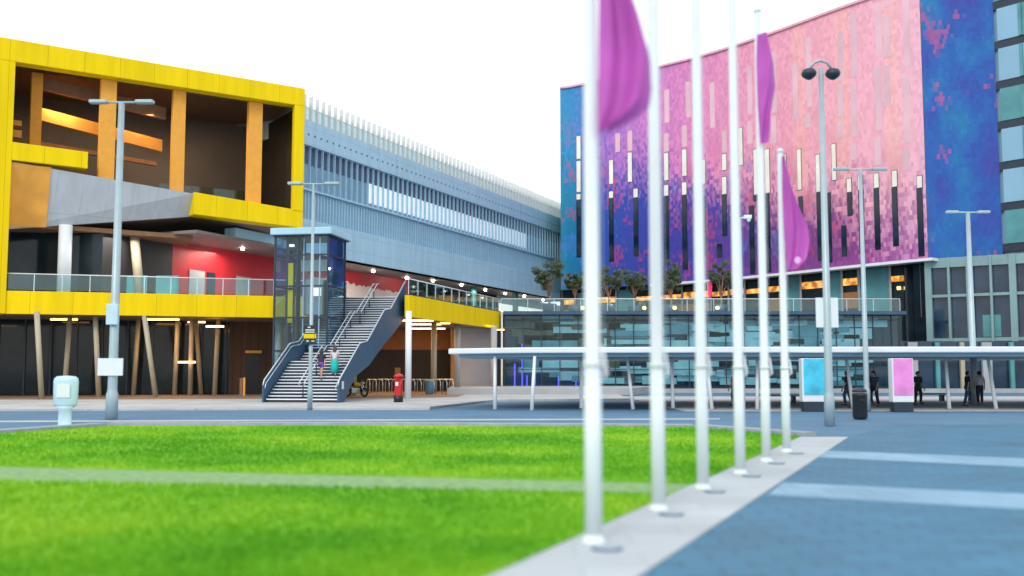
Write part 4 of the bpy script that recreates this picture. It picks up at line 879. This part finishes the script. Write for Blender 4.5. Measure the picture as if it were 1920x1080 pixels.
# blue litter bin by the racks
q = G(805, 739, .066); b_ = empty('litter_bin', (q.x, q.y, .066), 'round blue grey litter bin beside the bicycle racks', 'litter bin')
l_(MB().lathe([(.27, 0), (.30, .05), (.30, .85), (.28, .9)], n=20)).build('drum', 'binblue', b_, True); l_(MB().lathe([(.31, .9), (.33, .95), (.31, 1.02), (.2, 1.08), (.05, 1.1)], n=20)).build('lid', 'concrete', b_, True)
# black bin at right
q = G(1613, 786, 0); b_ = empty('litter_bin', (q.x, q.y, 0), 'black upright litter bin standing alone on the plaza at the right', 'litter bin')
l_(MB().lathe([(.2, 0), (.24, .03), (.26, .1), (.26, .82), (.28, .86), (.26, .93)], n=20)).build('drum', 'black', b_, True); l_(MB().lathe([(.27, .96), (.24, 1.06), (.12, 1.12), (.02, 1.13)], n=20)).build('lid', 'navyd', b_, True); l_(MB().box((0, -.26, .7), (.2, .03, .1))).build('slot', 'rubber', b_)
# pale blue traffic bollard, left
q = G(121, 802, 0); b_ = empty('traffic_bollard', (q.x, q.y, 0), 'pale blue traffic bollard with broad face on a narrow foot beside the lawn', 'bollard')
l_(MB().lathe([(.30, 0), (.26, .04), (.2, .1), (.2, .55), (.3, .66)], n=20, sy=.6)).build('foot', 'boll', b_, True)
l_(MB().lathe([(.33, .66), (.37, .72), (.385, 1.4), (.36, 1.5), (.28, 1.56), (.02, 1.58)], n=20, sy=.45)).build('body', 'boll', b_, True); l_(MB().box((0, -.178, 1.12), (.4, .02, .4))).build('face', 'banner', b_)
# information totem beside the pillar box
q = G(745, 743, .066); b_ = empty('information_post', (q.x, q.y, .066), 'narrow rust brown post standing behind the red pillar box', 'post')
l_(MB().box((0, 0, .95), (.36, .12, 1.9))).build('panel', 'orangewall', b_, bevel=.02); l_(MB().box((0, 0, .03), (.46, .3, .06))).build('foot_plate', 'navyd', b_)
q = G(457, 742, .066); b_ = empty('information_post', (q.x, q.y-.3, .066), 'short orange and brown post beside the dark doorway', 'post')
l_(MB().box((-.1, 0, .6), (.2, .15, 1.2))).build('panel', 'brownbeam', b_, bevel=.01); l_(MB().box((.1, -.0, .62), (.14, .12, 1.24))).build('lit_panel', 'amber', b_, bevel=.01)
# bicycle racks: rows of hoops
rack0 = None; xs = list(range(690, 852, 12))
posn = ['leftmost hoop of the rack row, beside the motorcycle'] + ['']*12
for i, px in enumerate(xs):
    q = G(px, 738.2, .066)
    if rack0 is None:
        rack0 = empty('bicycle_rack', tuple(q), None, 'bicycle rack', 'steel bicycle hoops under the deck'); o = rack0
        l_(MB().tube([(0, -.38, 0), (0, -.38, .8), (0, -.28, .98), (0, -.12, 1.05), (0, .12, 1.05), (0, .28, .98), (0, .38, .8), (0, .38, 0)], .033, 8)).build('hoop', 'steel', rack0, True)
        l_(MB().lathe([(.07, 0), (.07, .012)], (0, -.38, 0), 10).lathe([(.07, 0), (.07, .012)], (0, .38, 0), 10)).build('foot_plates', 'steel', rack0)
    else: o = copy_tree(rack0); o.location = q
    o['label'] = 'steel bicycle hoop in the row under the deck behind the pillar box'; o.rotation_euler.z = R(28)
rl = MB().tube([G(684, 738.2, 1.08) if False else Vector((G(688, 738.2, .066).x, G(688, 738.2, .066).y, 1.13)), Vector((G(850, 738.2, .066).x, G(850, 738.2, .066).y, 1.13))], .03, 8)
tag(rl.build('rack_rail', 'steel'), 'long horizontal rail along the tops of the bicycle hoops', 'rail')

# motorcycle
q = G(668, 744, .066); mc = empty('motorcycle', (q.x, q.y-.2, .066), 'black and yellow motorcycle parked beside the foot of the stairs', 'motorcycle', rz=R(-28))
for x in (-.68, .68):
    w_ = l_(MB().torus((x, 0, .31), .25, .06)).build('wheel', 'rubber', mc, True)
    rm = MB().torus((x, 0, .31), .17, .015); 
    for k in range(6): a = k*math.pi/3; rm.tube([(x, 0, .31), (x+.17*math.cos(a), 0, .31+.17*math.sin(a))], .012, 6)
    l_(rm.lathe([(.06, -.03), (.06, .03)], (x, 0, .31), 10)).build('rim', 'steel', w_)
l_(MB().box((-.02, 0, .42), (.42, .26, .32)).tube([(-.2, .16, .3), (.3, .16, .25), (-.75, .18, .36)], .04, 8)).build('engine', 'steel', mc, bevel=.03)
l_(MB().tube([(.12, 0, .85), (-.1, 0, .62), (-.68, 0, .31)], [.06, .05, .03], 8).tube([(.15, 0, .8), (.2, 0, .3), (-.3, 0, .25)], .03, 8)).build('frame', 'black', mc, True)
l_(MB().lathe([(.02, -.02), (.14, .02), (.17, .12), (.12, .22), (.02, .26)], (.08, 0, .68), 14, 1.6, .8)).build('fuel_tank', 'yellow', mc, True)
l_(MB().tube([(-.08, 0, .80), (-.45, 0, .80), (-.85, 0, .92)], [.12, .14, .05], 10)).build('seat', 'rubber', mc, True)
l_(MB().tube([(.68, .09, .31), (.42, .09, .95)], .028, 8).tube([(.68, -.09, .31), (.42, -.09, .95)], .028, 8)).build('fork', 'steel', mc, True)
l_(MB().tube([(.3, -.36, 1.05), (.42, 0, 1.0), (.3, .36, 1.05)], .018, 8)).build('handlebar', 'black', mc, True)
l_(MB().lathe([(.03, -.08), (.11, 0), (.1, .06)], (.55, 0, .9), 12)).build('headlight', 'white', mc, True); l_(MB().box((.68, 0, .62), (.4, .12, .03))).build('mudguard', 'yellow', mc, bevel=.01)

# small notice at the foot of the stair
q = BRt+SR*.09
MB().box((q.x+.06, q.y+.35, .98), (.02, .34, .42), ang).build('notice', 'banner', st)

# ================================================================== KIOSKS under the canopy
def kiosk(px0, px1, yt, yb, m_, label, yy):
    a = Y(px0, yt, yy); b = Y(px1, yt, yy); w_ = b.x-a.x; cx = (a.x+b.x)/2; H = a.z
    o = empty('poster_kiosk', (cx, yy, 0), label, 'kiosk')
    l_(MB().box((0, 0, H/2+.2), (w_, .5, H-.4))).build('body', 'white', o, bevel=.04)
    l_(MB().box((0, -.27, H/2+.35), (w_*.88, .04, H*.68))).build('poster', m_, o); l_(MB().box((0, 0, .25), (w_*.9, .45, .5))).build('base', 'navyd', o); return o
kk = kiosk(1500, 1550, 672, 755, 'cyan', 'kiosk with a bright cyan poster under the canopy at the right', 44.2)
kiosk(1668, 1708, 672, 760, 'pink', 'kiosk with a pink poster under the canopy at the far right', 43.6)
def bench(px, py, label):
    q = G(px, py, .01); o = empty('stone_bench', tuple(q), label, 'bench'); l_(MB().box((0, 0, .42), (2.2, .5, .1))).build('seat', 'concrete', o, bevel=.02)
    for x in (-.8, .8): l_(MB().box((x, 0, .19), (.16, .42, .37))).build('leg', 'navyd', o)
bench(1740, 752, 'pale bench under the canopy right of the pink kiosk'); bench(1460, 756, 'pale bench under the canopy left of the cyan kiosk')

# ================================================================== TREES on the terrace
def tree(px, yy, zt_py, crown_w, seed, label):
    rt = random.Random(seed); base = Y(px, 560, yy); H = Y(px, zt_py, yy).z-DZ; x0, y0 = base.x, yy
    o = empty('olive_tree', (x0, y0, DZ), label, 'tree', 'olive trees in planters on the terrace')
    pl_ = l_(MB().lathe([(.42, 0), (.55, .05), (.62, .7), (.58, .75), (.5, .7)], n=18)).build('planter', 'navy', o, True)
    tr = MB(); tips = []
    tr.tube([(0, 0, .65), (.04, .02, 1.1), (0, 0, 1.5)], [.11, .09, .08], 8)
    for k in range(7):
        a = k*.9+rt.random(); r_ = crown_w*(.35+.35*rt.random()); zt2 = H*(.62+.3*rt.random()); m1 = (r_*.35*math.cos(a), r_*.35*math.sin(a), 1.5+(zt2-1.5)*.45); e1 = (r_*math.cos(a), r_*math.sin(a), zt2)
        tr.tube([(0, 0, 1.35), m1, e1], [.06, .04, .012], 6); tips.append(e1); tips.append(tuple((Vector(m1)+Vector(e1))/2))
        for j in range(2):
            b_ = a+rt.uniform(-1, 1); e2 = (m1[0]+crown_w*.35*math.cos(b_), m1[1]+crown_w*.35*math.sin(b_), m1[2]+.35*rt.random()*H*.6); tr.tube([m1, e2], [.03, .008], 5); tips.append(e2)
    l_(tr).build('trunk', 'bark', o, True)
    lf = MB(); N_ = 4600
    cl = [(Vector(t)+Vector((rt.gauss(0, .1), rt.gauss(0, .1), rt.gauss(0, .12))), .22+.26*rt.random()) for t in tips]
    for i in range(N_):
        c, r_ = rt.choice(cl); d = Vector((rt.gauss(0, 1), rt.gauss(0, 1), rt.gauss(0, 1))).normalized()*r_*(rt.random()**.45)*crown_w/1.5; p = c+Vector((d.x, d.y, d.z*.75))
        if p.z > H: p.z = H-rt.random()*.2
        a = Vector((rt.gauss(0, 1), rt.gauss(0, 1), rt.gauss(0, 1))).normalized(); b_ = a.orthogonal().normalized(); l2_ = .06+.06*rt.random()
        lf.v += [tuple(p-a*l2_), tuple(p+b_*l2_*.45), tuple(p+a*l2_), tuple(p-b_*l2_*.45)]; n_ = len(lf.v); lf.f.append((n_-4, n_-3, n_-2, n_-1))
    l_(lf).build('crown', 'leaf', o); return o
tree(1030, 86.6, 478, 1.55, 1, 'leftmost and tallest olive tree, at the left end of the terrace')
tree(1078, 88.5, 505, 1.2, 2, 'small olive tree against the teal corner of the hotel, left of the nearest flagpole')
tree(1141, 87.5, 490, 1.6, 3, 'broad olive tree just right of the nearest flagpole')
tree(1190, 89, 498, 1.5, 4, 'olive tree midway between the two nearest flagpoles')
tree(1258, 88, 488, 1.5, 5, 'olive tree just right of the second flagpole')
tree(1352, 88, 484, 1.4, 6, 'olive tree right of the third flagpole')
for i, (px, e_) in enumerate(((1092, 30), (1147, 30), (1208, 24), (1265, 24), (1345, 30))):
    q = Y(px, 575, 87.2); o = empty('terrace_lamp', (q.x, 87.2, DZ), ['glowing amber terrace lamp left of the nearest flagpole', 'glowing amber terrace lamp right of the nearest flagpole', 'glowing amber terrace lamp just left of the second flagpole', 'glowing amber terrace lamp just right of the second flagpole', 'glowing amber terrace lamp right of the third flagpole'][i], 'lamp', 'amber lamps on the terrace')
    l_(MB().lathe([(.1, 0), (.1, .25), (.03, .3)], n=10)).build('stand', 'navyd', o); l_(MB().lathe([(.1, .3), (.16, .38), (.15, .52), (.06, .58)], n=12)).build('lamp_shade', 'yellowlit', o, True)
    ld = bpy.data.lights.new('amber_glow', 'POINT'); ld.energy = e_; ld.color = (1, .5, .15); ld.shadow_soft_size = .2; lo = bpy.data.objects.new('amber_glow', ld); C.objects.link(lo); lo.location = (q.x, 86.9, DZ+.8)

# ================================================================== PEOPLE
def person(label, loc, rz, step=.0, lean=0, hair=('hairb', .5), top='darkcloth', bottom=('skirt', 'tealcloth', .5), legs='skin', h=1.68, group=None, arms=(.15, -.1)):
    o = empty('person', loc, label, 'person', group, rz); s = h/1.68
    me = bpy.data.meshes.new('body'); bm = bmesh.new(); sk = bm.verts.layers.skin.verify()
    def v(x, y, z, r, root=False):
        q = bm.verts.new((x*s, y*s, z*s)); q[sk].radius = (r*s, r*s); q[sk].use_root = root; return q
    def e_(*vs_):
        for a, b in zip(vs_[:-1], vs_[1:]): bm.edges.new((a, b))
    # +y is forward
    L_ = lean
    pel = v(0, 0, .92, .135, True); wai = v(0, .0+L_*.4, 1.06, .115); che = v(0, L_*.8, 1.25, .135); nb = v(0, L_, 1.40, .07); nk = v(0, L_+.01, 1.46, .052); hd = v(0, L_+.02, 1.55, .085); ht = v(0, L_+.02, 1.62, .075)
    e_(pel, wai, che, nb, nk, hd, ht)
    e_(hd, v(0, L_+.105, 1.535, .018)); 
    for sx in (-1, 1): e_(hd, v(sx*.09, L_+.01, 1.55, .016))
    for sx, st_, am in ((-1, step, arms[0]), (1, -step, arms[1])):
        lift_ = max(0, st_)*.55; hip = v(sx*.085, 0, .86, .095); kn = v(sx*.09, st_*.55+.03, .48+lift_, .06); an = v(sx*.09, st_*.45-(.0 if st_ >= 0 else .1), .09+lift_*1.05, .04); toe = v(sx*.1, st_*.45+.15-(.0 if st_ >= 0 else .1), .035+lift_*1.05, .033)
        e_(pel, hip, kn, an, toe)
        sh = v(sx*.17, L_, 1.36, .055); el = v(sx*.22, L_+am*.3-.02, 1.10, .04); wr = v(sx*.225, L_+am*1.0, .88, .028); pa = v(sx*.222, L_+am*1.15, .81, .032)
        e_(nb, sh, el, wr, pa)
        for j in range(4):
            dy = (j-1.5)*.02; ll = (.06, .072, .068, .05)[j]; a_ = v(sx*.222, L_+am*1.15+dy, .775, .009); b_ = v(sx*.214, L_+am*1.2+dy+.008, .775-ll*.6, .008); c_ = v(sx*.2, L_+am*1.2+dy+.014, .775-ll, .007); e_(pa, a_, b_, c_)
        e_(pa, v(sx*.212, L_+am*1.15+.04, .80, .010), v(sx*.2, L_+am*1.15+.052, .765, .008))
    bm.to_mesh(me); bm.free(); me.materials.append(M['skin']); bo = bpy.data.objects.new('body', me); C.objects.link(bo); bo.parent = o
    m1 = bo.modifiers.new('skin', 'SKIN'); m1.use_smooth_shade = True; m2 = bo.modifiers.new('sub', 'SUBSURF'); m2.levels = 1; m2.render_levels = 1
    def ring(prof, m_, name):
        mb_ = MB(); n = 18; 
        for (z, rx, ry, cy) in prof:
            for k in range(n): t = 2*math.pi*k/n; f = 1+.03*math.sin(6*t); mb_.v.append((rx*s*f*math.cos(t), (cy+ry*f*math.sin(t))*s, z*s))
        for i in range(len(prof)-1):
            for k in range(n): mb_.f.append((i*n+k, i*n+(k+1) % n, (i+1)*n+(k+1) % n, (i+1)*n+k))
        mb_.f.append(tuple(range(n-1, -1, -1))); mb_.f.append(tuple((len(prof)-1)*n+k for k in range(n)))
        return l_(mb_).build(name, m_, o, True)
    ring([(.95, .165, .13, 0), (1.06, .135, .115, L_*.4), (1.2, .16, .13, L_*.7), (1.33, .185, .12, L_), (1.40, .15, .09, L_), (1.43, .075, .07, L_)], top, 'top')
    for sx, am in ((-1, arms[0]), (1, arms[1])): l_(MB().tube([(sx*.14*s, L_*s, 1.38*s), (sx*.175*s, L_*s, 1.36*s), (sx*.215*s, (L_+am*.25-.01)*s, 1.15*s)], [.062*s, .066*s, .054*s], 10)).build('sleeve', top, o, True)
    if bottom[0] == 'skirt':
        zl = bottom[2]; ring([(zl, .24, .22, .03), ((zl+.95)/2, .215, .18, .02), (.84, .19, .155, 0), (.97, .15, .125, 0)], bottom[1], 'skirt')
    else:
        ring([(.80, .18, .14, 0), (.88, .185, .15, 0), (.98, .155, .13, 0)], bottom[1], 'waist')
        lg = MB(); 
        for sx, st_ in ((-1, step), (1, -step)):
            lift_ = max(0, st_)*.55
            pts_ = [(sx*.085*s, 0, .90*s), (sx*.088*s, (st_*.3+.01)*s, (.68+lift_*.5)*s)]; rr_ = [.105*s, .092*s]
            if bottom[0] == 'trousers': pts_ += [(sx*.09*s, (st_*.55+.03)*s, (.48+lift_)*s), (sx*.09*s, (st_*.45-(0 if st_ >= 0 else .1))*s, (.1+lift_)*s)]; rr_ += [.075*s, .065*s]
            lg.tube(pts_, rr_, 10)
        l_(lg).build('shorts' if bottom[0] == 'shorts' else 'trousers', bottom[1], o, True)
    hl = hair[1]; hm = MB(); n = 14
    prof = [(.02, 1.685, 0), (.07, 1.67, 0), (.105, 1.62, -.012), (.112, 1.55, -.03)]
    if hl > .1: prof += [(.115, 1.45, -.06), (.125, 1.55-hl*.6, -.085), (.09, 1.55-hl, -.10), (.03, 1.5-hl, -.10)]
    else: prof += [(.08, 1.50, -.045)]
    for (r_, z, cy) in prof:
        for k in range(n): t = 2*math.pi*k/n; yy = r_*.85*math.sin(t); yy = min(yy, .065) if z < 1.62 else yy; hm.v.append((r_*math.cos(t)*s, (L_+.02+cy+yy*(.55 if z < 1.5 else 1))*s, z*s))
    for i in range(len(prof)-1):
        for k in range(n): hm.f.append((i*n+k, i*n+(k+1) % n, (i+1)*n+(k+1) % n, (i+1)*n+k))
    l_(hm).build('hair', hair[0], o, True)
    for sx, st_ in ((-1, step), (1, -step)):
        lift_ = max(0, st_)*.55; yb = (st_*.45-(0 if st_ >= 0 else .1)); l_(MB().tube([(sx*.09*s, (yb-.06)*s, (.035+lift_*1.05)*s), (sx*.095*s, (yb+.06)*s, (.035+lift_*1.05)*s), (sx*.1*s, (yb+.18)*s, (.028+lift_*1.05)*s)], [.035*s, .042*s, .028*s], 8)).build('shoe', 'darkcloth' if legs == 'skin' else 'black', o, True)
    return o
def on_stair(px, k):
    s_, z_, d_ = tre[k]; p0 = BLt+SF*(s_+.15)
    u_, _, p = VP(px, 700, p0, p0+SR); return (p.x, p.y, z_)
person('woman with long dark hair and purple shorts climbing the stairs, left of the pair', on_stair(602, 6), ang, .32, .06, ('hairb', .55), 'darkcloth', ('shorts', 'purple'), arms=(.2, -.15))
person('woman with brown hair and a long turquoise skirt climbing the stairs, right of the pair', on_stair(627, 7), ang, .1, .04, ('hairbr', .42), 'whitecloth', ('skirt', 'tealcloth', .22), arms=(-.1, .12))
PP = [(1590, 764, .2, 'darkcloth', 'denim', 'person in a dark top walking between the cyan kiosk and the far lamp post'), (1640, 762, -.2, 'denim', 'darkcloth', 'person in blue left of the pink kiosk'), (1722, 760, .15, 'darkcloth', 'darkcloth', 'person in black right of the pink kiosk'),
      (1815, 761, .25, 'darkcloth', 'denim', 'person in a dark jacket by the far right lamp post'), (1838, 759, -.1, 'whitecloth', 'darkcloth', 'person in a pale top at the far right of the forecourt'), (1378, 762, .1, 'orangecloth', 'denim', 'person in an orange top seen between the third and fourth flagpoles')]
for i, (px, py, stp_, tp, bt, lb) in enumerate(PP):
    q = G(px, py, .01); person(lb, (q.x, q.y, .01), R(60+70*i), stp_, .02, ('hairb', .05), tp, ('trousers', bt), 'trousers', 1.72)
